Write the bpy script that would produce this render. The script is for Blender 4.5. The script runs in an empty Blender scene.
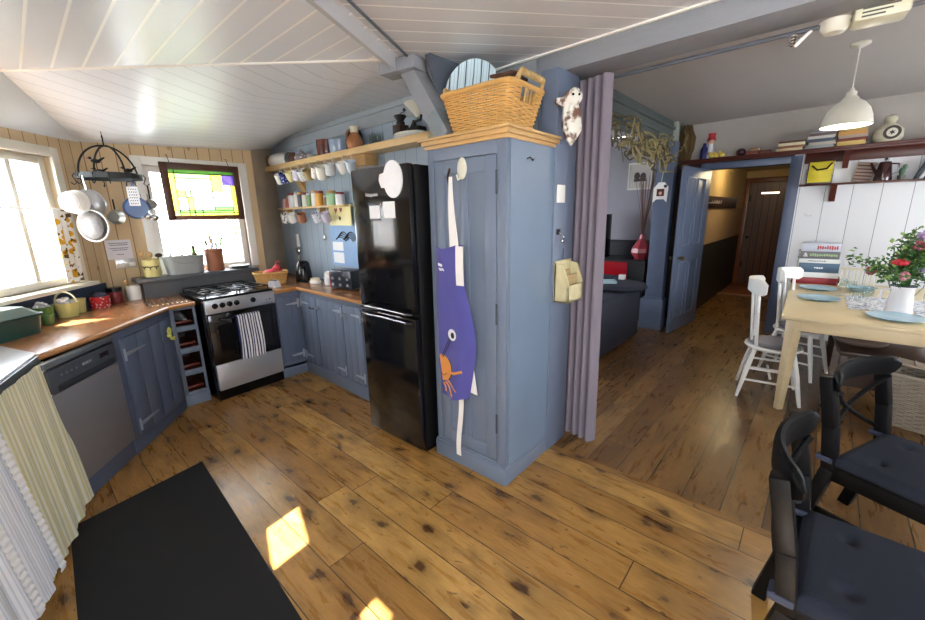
import bpy, bmesh, math, random
from mathutils import Vector, Matrix, Euler, noise
PI = math.pi
SC = bpy.context.scene
C = SC.collection
R = math.radians

# ---------------------------------------------------------------- camera, sky, sun, exposure
cam_d = bpy.data.cameras.new('camera'); cam = bpy.data.objects.new('camera', cam_d); C.objects.link(cam)
cam_d.sensor_fit = 'HORIZONTAL'; cam_d.sensor_width = 36; cam_d.lens = 397.63*36/925
cam_d.clip_start = .02; cam_d.clip_end = 200
_r = Vector((.7448, .667, -.0207)); _d = Vector((.1405, -.1871, -.9722)); _f = Vector((-.6523, .7212, -.233))
_m = Matrix((_r, -_d, -_f)).transposed().to_4x4(); _m.translation = (0, 0, 1.6)
cam.matrix_world = _m
SC.camera = cam
SC.view_settings.view_transform = 'Standard'; SC.view_settings.look = 'None'
SC.view_settings.gamma = 1; SC.view_settings.use_curve_mapping = False
SC.view_settings.exposure = 0.5

w = bpy.data.worlds.new('sky'); SC.world = w; w.use_nodes = True
nt = w.node_tree; nt.nodes.clear()
wo = nt.nodes.new('ShaderNodeOutputWorld'); bg = nt.nodes.new('ShaderNodeBackground')
bg.inputs[0].default_value = (.86, .93, 1, 1); bg.inputs[1].default_value = 12
nt.links.new(bg.outputs[0], wo.inputs[0])

def sun(name, direction, strength, angle, col):
    l = bpy.data.lights.new(name, 'SUN'); l.energy = strength; l.angle = R(angle); l.color = col
    o = bpy.data.objects.new(name, l); C.objects.link(o)
    o.rotation_euler = Vector(direction).to_track_quat('-Z', 'Y').to_euler(); o.location = (0, -6, 8)
sun('sun', (-.12, .72, -.72), 45.0, .5, (1, .98, .95))
def area(name, loc, direction, sx, sy, power, col=(1, 1, 1)):
    l = bpy.data.lights.new(name, 'AREA'); l.shape = 'RECTANGLE'; l.size = sx; l.size_y = sy
    l.energy = power; l.color = col
    o = bpy.data.objects.new(name, l); C.objects.link(o)
    o.location = loc; o.rotation_euler = Vector(direction).to_track_quat('-Z', 'Y').to_euler()
DAY = (.95, .975, 1)
def portal(name, loc, direction, sx, sy):
    area(name, loc, direction, sx, sy, 1); bpy.data.lights[name].cycles.is_portal = True
portal('window_portal_bay', (-4.02, -.12, 1.61), (.63, .777, 0), 1.10, .9)
portal('window_portal_stained', (-4.78, 1.31, 1.61), (1, 0, 0), .78, .95)
portal('window_portal_south', (1.05, -1.37, 1.52), (0, 1, 0), 2.1, 1.25)
portal('window_portal_east', (2.47, .7, 1.65), (-1, 0, 0), 1.2, .9)
portal('window_portal_lounge', (-4.37, 4.8, 1.6), (1, 0, 0), 1.6, 1.1)
portal('window_portal_dining', (2.47, 4.7, 1.55), (-1, 0, 0), 1.6, 1.1)

# ---------------------------------------------------------------- helpers
def lin(c):
    if isinstance(c, str):
        c = [int(c[i:i+2], 16)/255 for i in (0, 2, 4)]
    return tuple(x/12.92 if x <= .04045 else ((x+.055)/1.055)**2.4 for x in c) + (1,)

class NT:
    def __init__(s, m):
        m.use_nodes = True; s.t = m.node_tree; s.t.nodes.clear()
        s.out = s.n('ShaderNodeOutputMaterial'); s.b = s.n('ShaderNodeBsdfPrincipled')
        s.l(s.b.outputs[0], s.out.inputs[0])
    def n(s, ty, **k):
        x = s.t.nodes.new(ty)
        for a, v in k.items(): setattr(x, a, v)
        return x
    def l(s, a, b): s.t.links.new(a, b)
    def math(s, op, a, b=None, c=None):
        x = s.n('ShaderNodeMath', operation=op)
        for i, v in enumerate((a, b, c)):
            if v is None: continue
            if isinstance(v, (int, float)): x.inputs[i].default_value = v
            else: s.l(v, x.inputs[i])
        return x.outputs[0]
    def mix(s, f, a, b, blend='MIX'):
        x = s.n('ShaderNodeMix', data_type='RGBA', blend_type=blend)
        for i, v in ((0, f), (6, a), (7, b)):
            if isinstance(v, (int, float)): x.inputs[i].default_value = v
            elif isinstance(v, tuple): x.inputs[i].default_value = v
            else: s.l(v, x.inputs[i])
        return x.outputs[2]
    def ramp(s, f, stops):
        x = s.n('ShaderNodeValToRGB'); e = x.color_ramp.elements
        while len(e) < len(stops): e.new(.5)
        for q, (p, c) in zip(e, stops): q.position = p; q.color = c if len(c) == 4 else c + (1,)
        s.l(f, x.inputs[0]); return x.outputs[0]
    def coord(s, scale=(1, 1, 1), rot=(0, 0, 0), out=3, loc=(0, 0, 0)):
        t = s.n('ShaderNodeTexCoord'); m = s.n('ShaderNodeMapping')
        m.inputs[3].default_value = scale; m.inputs[2].default_value = rot; m.inputs[1].default_value = loc
        s.l(t.outputs[out], m.inputs[0]); return m.outputs[0]
    def noise(s, v, scale, detail=3, dist=0, rough=.5):
        x = s.n('ShaderNodeTexNoise'); x.inputs['Scale'].default_value = scale
        x.inputs['Detail'].default_value = detail; x.inputs['Distortion'].default_value = dist
        x.inputs['Roughness'].default_value = rough
        s.l(v, x.inputs['Vector']); return x.outputs[0]
    def bump(s, h, st=.3, d=.01, prev=None):
        x = s.n('ShaderNodeBump'); x.inputs['Strength'].default_value = st; x.inputs['Distance'].default_value = d
        s.l(h, x.inputs['Height'])
        if prev is not None: s.l(prev, x.inputs['Normal'])
        s.l(x.outputs[0], s.b.inputs['Normal']); return x.outputs[0]

MATS = {}
def mat(name, col, rough=.5, metal=0, var=.12, scale=6, bump=0, bscale=60, coat=0, alpha=None, spec=.5, stretch=(1, 1, 1), emit=0, sheen=0):
    """painted / plain surface with a little procedural unevenness"""
    if name in MATS: return MATS[name]
    m = bpy.data.materials.new(name); g = NT(m); b = g.b
    col = lin(col)
    v = g.coord(stretch)
    f = g.noise(v, scale, 4)
    lo = tuple(max(0, c*(1-var)) for c in col[:3]) + (1,); hi = tuple(min(1, c*(1+var)) for c in col[:3]) + (1,)
    g.l(g.mix(f, lo, hi), b.inputs['Base Color'])
    b.inputs['Roughness'].default_value = rough; b.inputs['Metallic'].default_value = metal
    b.inputs['Specular IOR Level'].default_value = spec
    if coat: b.inputs['Coat Weight'].default_value = coat; b.inputs['Coat Roughness'].default_value = .1
    if sheen: b.inputs['Sheen Weight'].default_value = sheen
    if bump: g.bump(g.noise(v, bscale, 3), bump, .004)
    if alpha is not None: b.inputs['Alpha'].default_value = alpha
    if emit: b.inputs['Emission Color'].default_value = col; b.inputs['Emission Strength'].default_value = emit
    MATS[name] = m; return m

def glass_mat(name, col=(1, 1, 1), rough=.02, mix=.85):
    if name in MATS: return MATS[name]
    m = bpy.data.materials.new(name); g = NT(m)
    tr = g.n('ShaderNodeBsdfTransparent'); tr.inputs[0].default_value = tuple(col) + (1,)
    gl = g.n('ShaderNodeBsdfGlossy'); gl.inputs['Roughness'].default_value = rough
    fr = g.n('ShaderNodeLayerWeight'); fr.inputs[0].default_value = .5
    k = g.math('ADD', g.math('MULTIPLY', g.math('POWER', fr.outputs['Facing'], 5), .7), .03)
    mx = g.n('ShaderNodeMixShader'); g.l(k, mx.inputs[0]); g.l(tr.outputs[0], mx.inputs[1]); g.l(gl.outputs[0], mx.inputs[2])
    g.l(mx.outputs[0], g.out.inputs[0]); MATS[name] = m; return m

def plank_mat(name, axis, width, cols, knots=.5, gap=(.02, .012, .006, 1), rough=.3, off=0., length=2.2, rot=0., gapw=.018, knot_col=(.035, .014, .005, 1), bumpy=.2, gloss_gap=None):
    """floorboards: random tone per board, stretched grain, dark knots, end joints"""
    m = bpy.data.materials.new(name); g = NT(m)
    v = g.coord(rot=(0, 0, rot), out=3)
    sp = g.n('ShaderNodeSeparateXYZ'); g.l(v, sp.inputs[0])
    U, V = (sp.outputs[0], sp.outputs[1]) if axis == 'x' else (sp.outputs[1], sp.outputs[0])
    r = g.math('DIVIDE', g.math('ADD', V, off), width)
    row = g.math('FLOOR', r); fr = g.math('FRACT', r)
    wn = g.n('ShaderNodeTexWhiteNoise', noise_dimensions='1D'); g.l(row, wn.inputs['W'])
    uu = g.math('ADD', g.math('DIVIDE', U, length), g.math('MULTIPLY', wn.outputs[0], 7.3))
    seg = g.math('FLOOR', uu); fu = g.math('FRACT', uu)
    wn2 = g.n('ShaderNodeTexWhiteNoise', noise_dimensions='2D')
    cb = g.n('ShaderNodeCombineXYZ'); g.l(row, cb.inputs[0]); g.l(seg, cb.inputs[1]); g.l(cb.outputs[0], wn2.inputs['Vector'])
    tone = wn2.outputs[0]
    # grain coordinates: stretched along board, shifted per board
    cg = g.n('ShaderNodeCombineXYZ'); g.l(g.math('MULTIPLY', U, 1.6), cg.inputs[0]); g.l(g.math('MULTIPLY', V, 11), cg.inputs[1]); g.l(g.math('MULTIPLY', tone, 40), cg.inputs[2])
    grain = g.noise(cg.outputs[0], 2.4, 8, .5, .62)
    ck = g.n('ShaderNodeCombineXYZ'); g.l(g.math('MULTIPLY', U, 1.0), ck.inputs[0]); g.l(g.math('MULTIPLY', V, 1.9), ck.inputs[1]); g.l(g.math('MULTIPLY', tone, 40), ck.inputs[2])
    cloud = g.noise(ck.outputs[0], 3.2, 5, .9)
    base = g.ramp(g.math('ADD', g.math('MULTIPLY', tone, .4), g.math('MULTIPLY', grain, .6)), cols)
    base = g.mix(g.ramp(cloud, [(.42, (0, 0, 0, 1)), (.68, (.55, .55, .55, 1))]), base, cols[0][1])
    vo = g.n('ShaderNodeTexVoronoi', voronoi_dimensions='3D'); vo.inputs['Scale'].default_value = 4.2
    dn = g.n('ShaderNodeVectorMath', operation='ADD')
    nz = g.n('ShaderNodeTexNoise'); nz.inputs['Scale'].default_value = 9; nz.inputs['Detail'].default_value = 3; g.l(ck.outputs[0], nz.inputs['Vector'])
    sc = g.n('ShaderNodeVectorMath', operation='SCALE'); g.l(nz.outputs['Color'], sc.inputs[0]); sc.inputs['Scale'].default_value = .16
    g.l(ck.outputs[0], dn.inputs[0]); g.l(sc.outputs[0], dn.inputs[1]); g.l(dn.outputs[0], vo.inputs['Vector'])
    kn = g.ramp(vo.outputs['Distance'], [(0., (1, 1, 1, 1)), (.12*knots, (.95, .95, .95, 1)), (.17*knots, (.42, .42, .42, 1)), (.42*knots, (0, 0, 0, 1))])
    kc = g.n('ShaderNodeSeparateColor'); g.l(vo.outputs['Color'], kc.inputs[0])
    kn = g.math('MULTIPLY', kn, g.math('GREATER_THAN', kc.outputs[0], .12))
    base = g.mix(g.math('MULTIPLY', kn, .93), base, knot_col)
    e = g.math('ABSOLUTE', g.math('SUBTRACT', fr, .5))
    gp = g.math('GREATER_THAN', e, .5-gapw)
    e2 = g.math('ABSOLUTE', g.math('SUBTRACT', fu, .5))
    gp2 = g.math('GREATER_THAN', e2, .5-gapw*width/length*1.0)
    gp = g.math('MAXIMUM', gp, gp2)
    vo2 = g.n('ShaderNodeTexVoronoi'); vo2.inputs['Scale'].default_value = 13; g.l(dn.outputs[0], vo2.inputs['Vector'])
    s2 = g.n('ShaderNodeSeparateColor'); g.l(vo2.outputs['Color'], s2.inputs[0])
    k2 = g.math('MULTIPLY', g.ramp(vo2.outputs['Distance'], [(0, (1, 1, 1, 1)), (.12, (.8, .8, .8, 1)), (.2, (0, 0, 0, 1))]), g.math('GREATER_THAN', s2.outputs[1], .62))
    base = g.mix(g.math('MULTIPLY', k2, .8), base, knot_col)
    fine = g.noise(g.coord((3, 40, 1) if axis == 'x' else (40, 3, 1), rot=(0, 0, rot)), 3, 5, .2, .7)
    base = g.mix(g.ramp(fine, [(.5, (0, 0, 0, 1)), (.8, (.5, .5, .5, 1))]), base, knot_col)
    if gloss_gap:
        wn3 = g.n('ShaderNodeTexWhiteNoise', noise_dimensions='1D'); g.l(g.math('ADD', g.math('FLOOR', g.math('ADD', r, .5)), 31.7), wn3.inputs['W'])
        gap = g.mix(g.math('GREATER_THAN', wn3.outputs[0], .62), gap, gloss_gap)  # pale seams paint gloss reflections into some board gaps
    g.l(g.mix(gp, base, gap), g.b.inputs['Base Color'])
    g.l(g.math('ADD', g.math('MULTIPLY', grain, .25), rough-.1), g.b.inputs['Roughness'])
    h = g.math('SUBTRACT', g.math('MULTIPLY', grain, .25), g.math('MULTIPLY', gp, 1))
    g.bump(h, bumpy, .004)
    MATS[name] = m; return m

def board_mat(name, axis, width, col, groove, rough=.5, rot=0., gapw=.03, var=.06, knots=0, off=0., grain=8., bumpst=.5):
    """painted or bare tongue-and-groove boards; axis = direction across which boards repeat ('x','y','z')"""
    m = bpy.data.materials.new(name); g = NT(m)
    v = g.coord(rot=(0, 0, rot)); sp = g.n('ShaderNodeSeparateXYZ'); g.l(v, sp.inputs[0])
    V = sp.outputs['xyz'.index(axis)]
    r = g.math('DIVIDE', g.math('ADD', V, off), width); row = g.math('FLOOR', r); fr = g.math('FRACT', r)
    wn = g.n('ShaderNodeTexWhiteNoise', noise_dimensions='1D'); g.l(row, wn.inputs['W'])
    col = lin(col); st = [3., 3., 3.]; st['xyz'.index(axis)] = 14.
    gv = g.coord(tuple(st), rot=(0, 0, 0)); n = g.noise(gv, 1.2 if grain else 1, 4, .6)
    t = g.math('ADD', g.math('MULTIPLY', wn.outputs[0], .5), g.math('MULTIPLY', n, .5))
    lo = tuple(c*(1-var*2) for c in col[:3]) + (1,); hi = tuple(min(1, c*(1+var)) for c in col[:3]) + (1,)
    b = g.mix(t, lo, hi)
    if knots:
        vo = g.n('ShaderNodeTexVoronoi'); vo.inputs['Scale'].default_value = 5; g.l(g.coord((1, 1, .7)), vo.inputs['Vector'])
        k = g.ramp(vo.outputs['Distance'], [(0, (1, 1, 1, 1)), (.05, (.8, .8, .8, 1)), (.1, (0, 0, 0, 1))])
        b = g.mix(g.math('MULTIPLY', k, knots), b, (.16, .07, .02, 1))
    e = g.math('GREATER_THAN', g.math('ABSOLUTE', g.math('SUBTRACT', fr, .5)), .5-gapw)
    g.l(g.mix(e, b, lin(groove)), g.b.inputs['Base Color']); g.b.inputs['Roughness'].default_value = rough
    g.bump(g.math('MULTIPLY', e, -1), bumpst, .004)
    MATS[name] = m; return m

class G:
    """collects simple solids into one mesh"""
    def __init__(s): s.v = []; s.f = []; s.m = []; s.mi = 0
    def add(s, vs, fs):
        o = len(s.v); s.v += [tuple(v) for v in vs]; s.f += [tuple(i+o for i in f) for f in fs]; s.m += [s.mi]*len(fs); return s
    def use(s, i): s.mi = i; return s
    def since(s, k, M):
        for i in range(k, len(s.v)): s.v[i] = tuple(M @ Vector(s.v[i]))
        return s
    def box(s, x0, x1, y0, y1, z0, z1, b=0., M=None):
        k = len(s.v)
        x0, x1 = min(x0, x1), max(x0, x1); y0, y1 = min(y0, y1), max(y0, y1); z0, z1 = min(z0, z1), max(z0, z1)
        if b <= 0:
            s.add([(x0,y0,z0),(x1,y0,z0),(x1,y1,z0),(x0,y1,z0),(x0,y0,z1),(x1,y0,z1),(x1,y1,z1),(x0,y1,z1)],
                  [(0,3,2,1),(4,5,6,7),(0,1,5,4),(1,2,6,5),(2,3,7,6),(3,0,4,7)])
        else:
            bm = bmesh.new(); bmesh.ops.create_cube(bm, size=1)
            for v in bm.verts: v.co = Vector(((x0+x1)/2+v.co.x*(x1-x0), (y0+y1)/2+v.co.y*(y1-y0), (z0+z1)/2+v.co.z*(z1-z0)))
            b = min(b, .49*min(x1-x0, y1-y0, z1-z0))
            bmesh.ops.bevel(bm, geom=bm.edges[:], offset=b, segments=2, profile=.5, affect='EDGES')
            bm.verts.ensure_lookup_table(); s.add([v.co[:] for v in bm.verts], [[q.index for q in f.verts] for f in bm.faces]); bm.free()
        if M is not None: s.since(k, M)
        return s
    def obox(s, c, size, rot=(0, 0, 0), b=0.):
        M = Matrix.Translation(c) @ Euler(rot).to_matrix().to_4x4()
        return s.box(-size[0]/2, size[0]/2, -size[1]/2, size[1]/2, -size[2]/2, size[2]/2, b, M)
    def beam(s, p0, p1, w, h=None, b=0., up=(0, 0, 1), w1=None):
        """square-section bar from p0 to p1"""
        h = h or w; p0 = Vector(p0); p1 = Vector(p1); d = p1-p0; L = d.length; z = d.normalized()
        x = Vector(up).cross(z)
        if x.length < 1e-4: x = Vector((1, 0, 0)).cross(z)
        x.normalize(); y = z.cross(x)
        M = Matrix((x, y, z)).transposed().to_4x4(); M.translation = p0
        k = len(s.v); s.box(-w/2, w/2, -h/2, h/2, 0, L, b)
        if w1 is not None:
            q = w1/w
            for i in range(k, len(s.v)):
                a = s.v[i]; t = 1+(q-1)*a[2]/L; s.v[i] = (a[0]*t, a[1]*t, a[2])
        return s.since(k, M)
    def prism(s, poly, z0, z1, M=None):
        k = len(s.v); n = len(poly)
        a = sum(poly[i][0]*poly[(i+1) % n][1]-poly[(i+1) % n][0]*poly[i][1] for i in range(n))
        if a < 0: poly = poly[::-1]
        s.add([(p[0], p[1], z0) for p in poly]+[(p[0], p[1], z1) for p in poly],
              [tuple(range(n-1, -1, -1)), tuple(range(n, 2*n))]+[(i, (i+1) % n, n+(i+1) % n, n+i) for i in range(n)])
        if M is not None: s.since(k, M)
        return s
    def tube(s, pts, r, n=8, closed=False, r1=None):
        pts = [Vector(p) for p in pts]; N = len(pts)
        if N < 2: return s
        rr = r if isinstance(r, (list, tuple)) else [r + ((r1 if r1 is not None else r)-r)*i/(N-1) for i in range(N)]
        T = []
        for i in range(N):
            a = pts[(i-1) % N] if (closed or i) else pts[0]; b_ = pts[(i+1) % N] if (closed or i < N-1) else pts[-1]
            T.append((b_-a).normalized() if (b_-a).length > 1e-9 else Vector((0, 0, 1)))
        u = T[0].orthogonal().normalized(); vs = []
        for i in range(N):
            u = (u-T[i]*u.dot(T[i])); u = u.normalized() if u.length > 1e-6 else T[i].orthogonal().normalized(); w_ = T[i].cross(u)
            for k in range(n):
                a = 2*PI*k/n; vs.append(pts[i]+(u*math.cos(a)+w_*math.sin(a))*rr[i])
        fs = []
        for i in range(N if closed else N-1):
            j = (i+1) % N
            for k in range(n): fs.append((i*n+k, i*n+(k+1) % n, j*n+(k+1) % n, j*n+k))
        if not closed: fs += [tuple(range(n-1, -1, -1)), tuple((N-1)*n+k for k in range(n))]
        return s.add(vs, fs)
    def cyl(s, p0, p1, r0, r1=None, n=20): return s.tube([p0, p1], r0, n, r1=r0 if r1 is None else r1)
    def lathe(s, prof, c=(0, 0, 0), n=28, M=None):
        k = len(s.v); vs = []; idx = []
        for (r, z) in prof:
            if r < 1e-5: idx.append([len(vs)]*n); vs.append((0, 0, z))
            else:
                idx.append(list(range(len(vs), len(vs)+n)))
                vs += [(r*math.cos(2*PI*i/n), r*math.sin(2*PI*i/n), z) for i in range(n)]
        fs = []
        for a, b_ in zip(idx, idx[1:]):
            for i in range(n):
                j = (i+1) % n; q = []
                for t in (a[i], a[j], b_[j], b_[i]):
                    if t not in q: q.append(t)
                if len(q) > 2: fs.append(tuple(q))
        s.add(vs, fs)
        T = Matrix.Translation(c) if M is None else Matrix.Translation(c) @ M
        return s.since(k, T)
    def sph(s, c, r, n=16, M=None):
        if not isinstance(r, (tuple, list)): r = (r, r, r)
        k = len(s.v); m_ = max(6, n//2)
        s.lathe([(math.sin(PI*i/m_), -math.cos(PI*i/m_)) for i in range(m_+1)], (0, 0, 0), n)
        S = Matrix.Diagonal((r[0], r[1], r[2], 1))
        return s.since(k, Matrix.Translation(c) @ (M if M is not None else Matrix.Identity(4)) @ S)
    def sheet(s, fn, nu, nv, th=0.):
        """grid surface fn(u,v)->point, u,v in 0..1, given a thickness th"""
        P = [[Vector(fn(i/nu, j/nv)) for j in range(nv+1)] for i in range(nu+1)]
        W = nv+1; k = len(s.v)
        vs = [P[i][j] for i in range(nu+1) for j in range(W)]
        fs = [(i*W+j, (i+1)*W+j, (i+1)*W+j+1, i*W+j+1) for i in range(nu) for j in range(nv)]
        if th:
            N = []
            for i in range(nu+1):
                for j in range(W):
                    a = P[min(i+1, nu)][j]-P[max(i-1, 0)][j]; b_ = P[i][min(j+1, nv)]-P[i][max(j-1, 0)]
                    q = a.cross(b_); N.append(q.normalized() if q.length > 1e-9 else Vector((0, 0, 1)))
            o = len(vs); vs = vs+[p-q*th for p, q in zip(vs, N)]
            fs += [tuple(o+i for i in f[::-1]) for f in fs]
            for i in range(nu):
                for a, rv in ((i*W, 0), (i*W+nv, 1)):
                    f = (a, a+W, a+W+o, a+o); fs.append(f if rv else f[::-1])
            for j in range(nv):
                for a, rv in ((j, 1), (nu*W+j, 0)):
                    f = (a, a+1, a+1+o, a+o); fs.append(f if rv else f[::-1])
        return s.add(vs, fs)

def build(name, g, m, parent=None, smooth=35, label=None):
    me = bpy.data.meshes.new(name); me.from_pydata(g.v, [], g.f); me.validate()
    ms = m if isinstance(m, (list, tuple)) else [m]
    for q in ms: me.materials.append(q)
    if len(ms) > 1 and len(me.polygons) == len(g.m): me.polygons.foreach_set('material_index', g.m)
    if smooth:
        me.polygons.foreach_set('use_smooth', [True]*len(me.polygons)); me.set_sharp_from_angle(angle=R(smooth))
    me.update()
    bm = bmesh.new(); bm.from_mesh(me); bmesh.ops.recalc_face_normals(bm, faces=bm.faces); bm.to_mesh(me); bm.free()
    o = bpy.data.objects.new(name, me); C.objects.link(o)
    if parent is not None: o.parent = parent
    if label: o['label'] = label
    return o
def tag(o, label, cat, group=None, kind=None):
    o['label'] = label; o['category'] = cat
    if group: o['group'] = group
    if kind: o['kind'] = kind
    return o
def thing(name, label, cat, loc=(0, 0, 0), rotz=0., group=None, rot=None):
    o = bpy.data.objects.new(name, None); C.objects.link(o); o.empty_display_size = .1
    o.location = loc; o.rotation_euler = rot if rot else (0, 0, rotz); return tag(o, label, cat, group)
def solo(name, g, m, label, cat, loc=(0, 0, 0), rotz=0., group=None, rot=None, smooth=35):
    o = build(name, g, m, None, smooth); o.location = loc; o.rotation_euler = rot if rot else (0, 0, rotz)
    return tag(o, label, cat, group)
def struct(name, g, m, parent=None, smooth=35):
    o = build(name, g, m, parent, smooth)
    if parent is None: o['kind'] = 'structure'
    return o
def sroot(name, loc=(0, 0, 0)):
    o = bpy.data.objects.new(name, None); C.objects.link(o); o.location = loc; o['kind'] = 'structure'; return o
def dup(root, loc, rotz=None, label=None, group=None, scale=None, rot=None):
    r = root.copy(); C.objects.link(r); r.location = loc
    if rotz is not None: r.rotation_euler = (0, 0, rotz)
    if rot is not None: r.rotation_euler = rot
    if scale: r.scale = (scale,)*3
    if label: r['label'] = label
    if group: r['group'] = group
    for ch in list(root.children):
        c = ch.copy(); C.objects.link(c); c.parent = r
        for q in ch.children:
            d = q.copy(); C.objects.link(d); d.parent = c
    return r
def text(name, s, size, m, parent, loc, rot, ext=.0006, align='CENTER'):
    cu = bpy.data.curves.new(name, 'FONT'); cu.body = s; cu.size = size; cu.extrude = ext; cu.align_x = align; cu.align_y = 'CENTER'
    cu.resolution_u = 2
    t = bpy.data.objects.new('tmp', cu); C.objects.link(t)
    dg = bpy.context.evaluated_depsgraph_get(); me = bpy.data.meshes.new_from_object(t.evaluated_get(dg))
    bpy.data.objects.remove(t); me.name = name; me.materials.clear(); me.materials.append(m)
    o = bpy.data.objects.new(name, me); C.objects.link(o); o.parent = parent; o.location = loc; o.rotation_euler = rot
    return o
def frame_M(o, x, y, z):
    M = Matrix((Vector(x), Vector(y), Vector(z))).transposed().to_4x4(); M.translation = Vector(o); return M
def wallgeo(g, p0, p1, z0, z1, th, holes=()):
    """upright wall on the line p0-p1; its room face is the line, thickness goes to the right of p0->p1"""
    p0 = Vector((*p0, 0)); p1 = Vector((*p1, 0)); d = p1-p0; L = d.length; x = d.normalized()
    y = Vector((x.y, -x.x, 0)); M = frame_M(p0, x, y, (0, 0, 1))
    k = len(g.v)
    # split into a grid around the holes
    xs = sorted({0., L, *[h[0] for h in holes], *[h[1] for h in holes]}); xs = [q for q in xs if 0 <= q <= L]
    for a, b_ in zip(xs, xs[1:]):
        mid = (a+b_)/2; hs = sorted([h for h in holes if h[0] < mid < h[1]], key=lambda h: h[2])
        z = z0
        for h in hs:
            if h[2] > z: g.box(a, b_, 0, th, z, h[2])
            z = h[3]
        if z < z1: g.box(a, b_, 0, th, z, z1)
    g.since(k, M); return M
# ---------------------------------------------------------------- shared materials
BLUE = mat('blue_grey_paint', '68748a', .42, var=.07, bump=.15, bscale=90)
BLUE2 = mat('slate_blue_paint', '59647c', .42, var=.08, bump=.15, bscale=90)
BEAMP = mat('grey_beam_paint', '8a8e95', .5, var=.12, stretch=(1, 4, 4), bump=.3, bscale=30)
WALLB = board_mat('pale_blue_wall_boards', 'x', .14, '98a7b5', '7b8a99', .5, gapw=.03, var=.03)
SLATE = mat('dark_slate_paint', '525a66', .5, var=.15, bump=.2)
PINE_X = board_mat('pine_boards_bay', 'x', .105, 'd3ba94', '8a6238', .5, rot=R(39), gapw=.03, var=.07, knots=.6)
PINE_Y = board_mat('pine_boards_window_wall', 'y', .105, 'd4ba92', '8a6238', .5, gapw=.03, var=.07, knots=.6)
CREAM = mat('cream_gloss_paint', 'e4e0d2', .35, var=.03)
WHITEP = mat('white_gloss_paint', 'eceae4', .3, var=.02)
CEIL_X = board_mat('ceiling_boards_long', 'y', .125, 'e2e6ee', 'ffffff', .33, gapw=.05, var=.015, off=.03, bumpst=.25)  # white grooves paint in the light caught by the board edges
CEIL_Y = board_mat('ceiling_boards_eaves', 'x', .125, 'e0e4ec', 'c3c6cc', .33, gapw=.03, var=.015, bumpst=.25)
CEIL_R = board_mat('ceiling_boards_slant', 'y', .12, 'cfd1d5', 'f4f4f4', .36, rot=R(-50), gapw=.045, var=.015, bumpst=.25)  # near-white grooves again carry painted highlights
CEIL_D = mat('dining_ceiling_paint', 'b3aeac', .45, var=.03)
FLOOR_K = plank_mat('kitchen_floorboards', 'x', .19, [(.2, lin('7d592e')), (.5, lin('ab7e42')), (.8, lin('c89f5c'))], gloss_gap=lin('d8c19a'), knots=1.2, knot_col=(.05, .018, .007, 1), gapw=.012, off=-.151-.19*0, rough=.27, rot=R(-.6), length=1.9)
FLOOR_D = plank_mat('dining_floorboards', 'y', .188, [(.2, lin('4c331a')), (.5, lin('74522c')), (.8, lin('967242'))], knots=.4, off=.03, rough=.27, rot=0, length=2.6)
BWALL = board_mat('white_wall_boards', 'x', .235, 'e9e9ec', '8b8d92', .45, gapw=.012, var=.015, off=.07)
GREYW = mat('grey_plaster', 'aea8a2', .8, var=.04)
LILAC = mat('lilac_grey_plaster', '918e98', .8, var=.04)
PLASTER = mat('stained_plaster', 'b3a48f', .8, var=.3, scale=4)
BROWNW = mat('dark_brown_wood', '3a2217', .4, var=.3, stretch=(6, 6, 1), bump=.2)
REDWOOD = mat('red_brown_shelf_wood', '53241b', .3, var=.25, stretch=(1, 6, 6))
PINEW = mat('waxed_pine', 'c39d66', .4, var=.18, stretch=(1, 7, 7), bump=.15)
PINEP = mat('pale_pine', 'd5b27c', .45, var=.15, stretch=(1, 7, 7), bump=.15)
WORKTOP = mat('worktop_wood', '9a6a44', .22, var=.28, stretch=(3, 9, 3), scale=3, bump=.05)
STEEL = mat('brushed_steel', 'c6c7c9', .3, metal=.9, var=.04, stretch=(1, 30, 1))
CHROME = mat('chrome', 'dcdcdc', .12, metal=1, var=.02)
BLACK = mat('black_enamel', '0b0b0d', .2, var=.1)
IRON = mat('black_iron', '1b1a1a', .5, metal=.4, var=.3)
GLASS = glass_mat('window_glass')
JGLASS = glass_mat('jar_glass', (.93, .96, .96), .03)
WHITE = mat('white_ceramic', 'f0efea', .2, var=.02)
PAPER = mat('white_paper', 'eeeef0', .8, var=.02)

# ---------------------------------------------------------------- floor and ceiling
g = G(); g.box(-5.4, 2.6, -1.6, 2.29, -.1, 0); struct('floor', g, FLOOR_K, smooth=0)
g = G(); g.box(-4.3, 2.6, 2.29, 11, -.1, 0); struct('floor', g, FLOOR_D, smooth=0)
A = (-2.0, 1.72)
def ceilpoly(pts, tris, m, name='ceiling', th=.12):
    g = G(); n = len(pts); up = [(p[0], p[1], p[2]+th) for p in pts]; fs = [tuple(t) for t in tris] + [tuple(n+i for i in t[::-1]) for t in tris]
    from collections import Counter
    ed = Counter()
    for t in tris:
        for i in range(len(t)):
            a, b_ = t[i], t[(i+1) % len(t)]; ed[(a, b_)] += 1
    for (a, b_) in list(ed):
        if (b_, a) not in ed: fs.append((a, n+a, n+b_, b_))
    g.add(list(pts)+up, fs); return struct(name, g, m, smooth=50)
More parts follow.
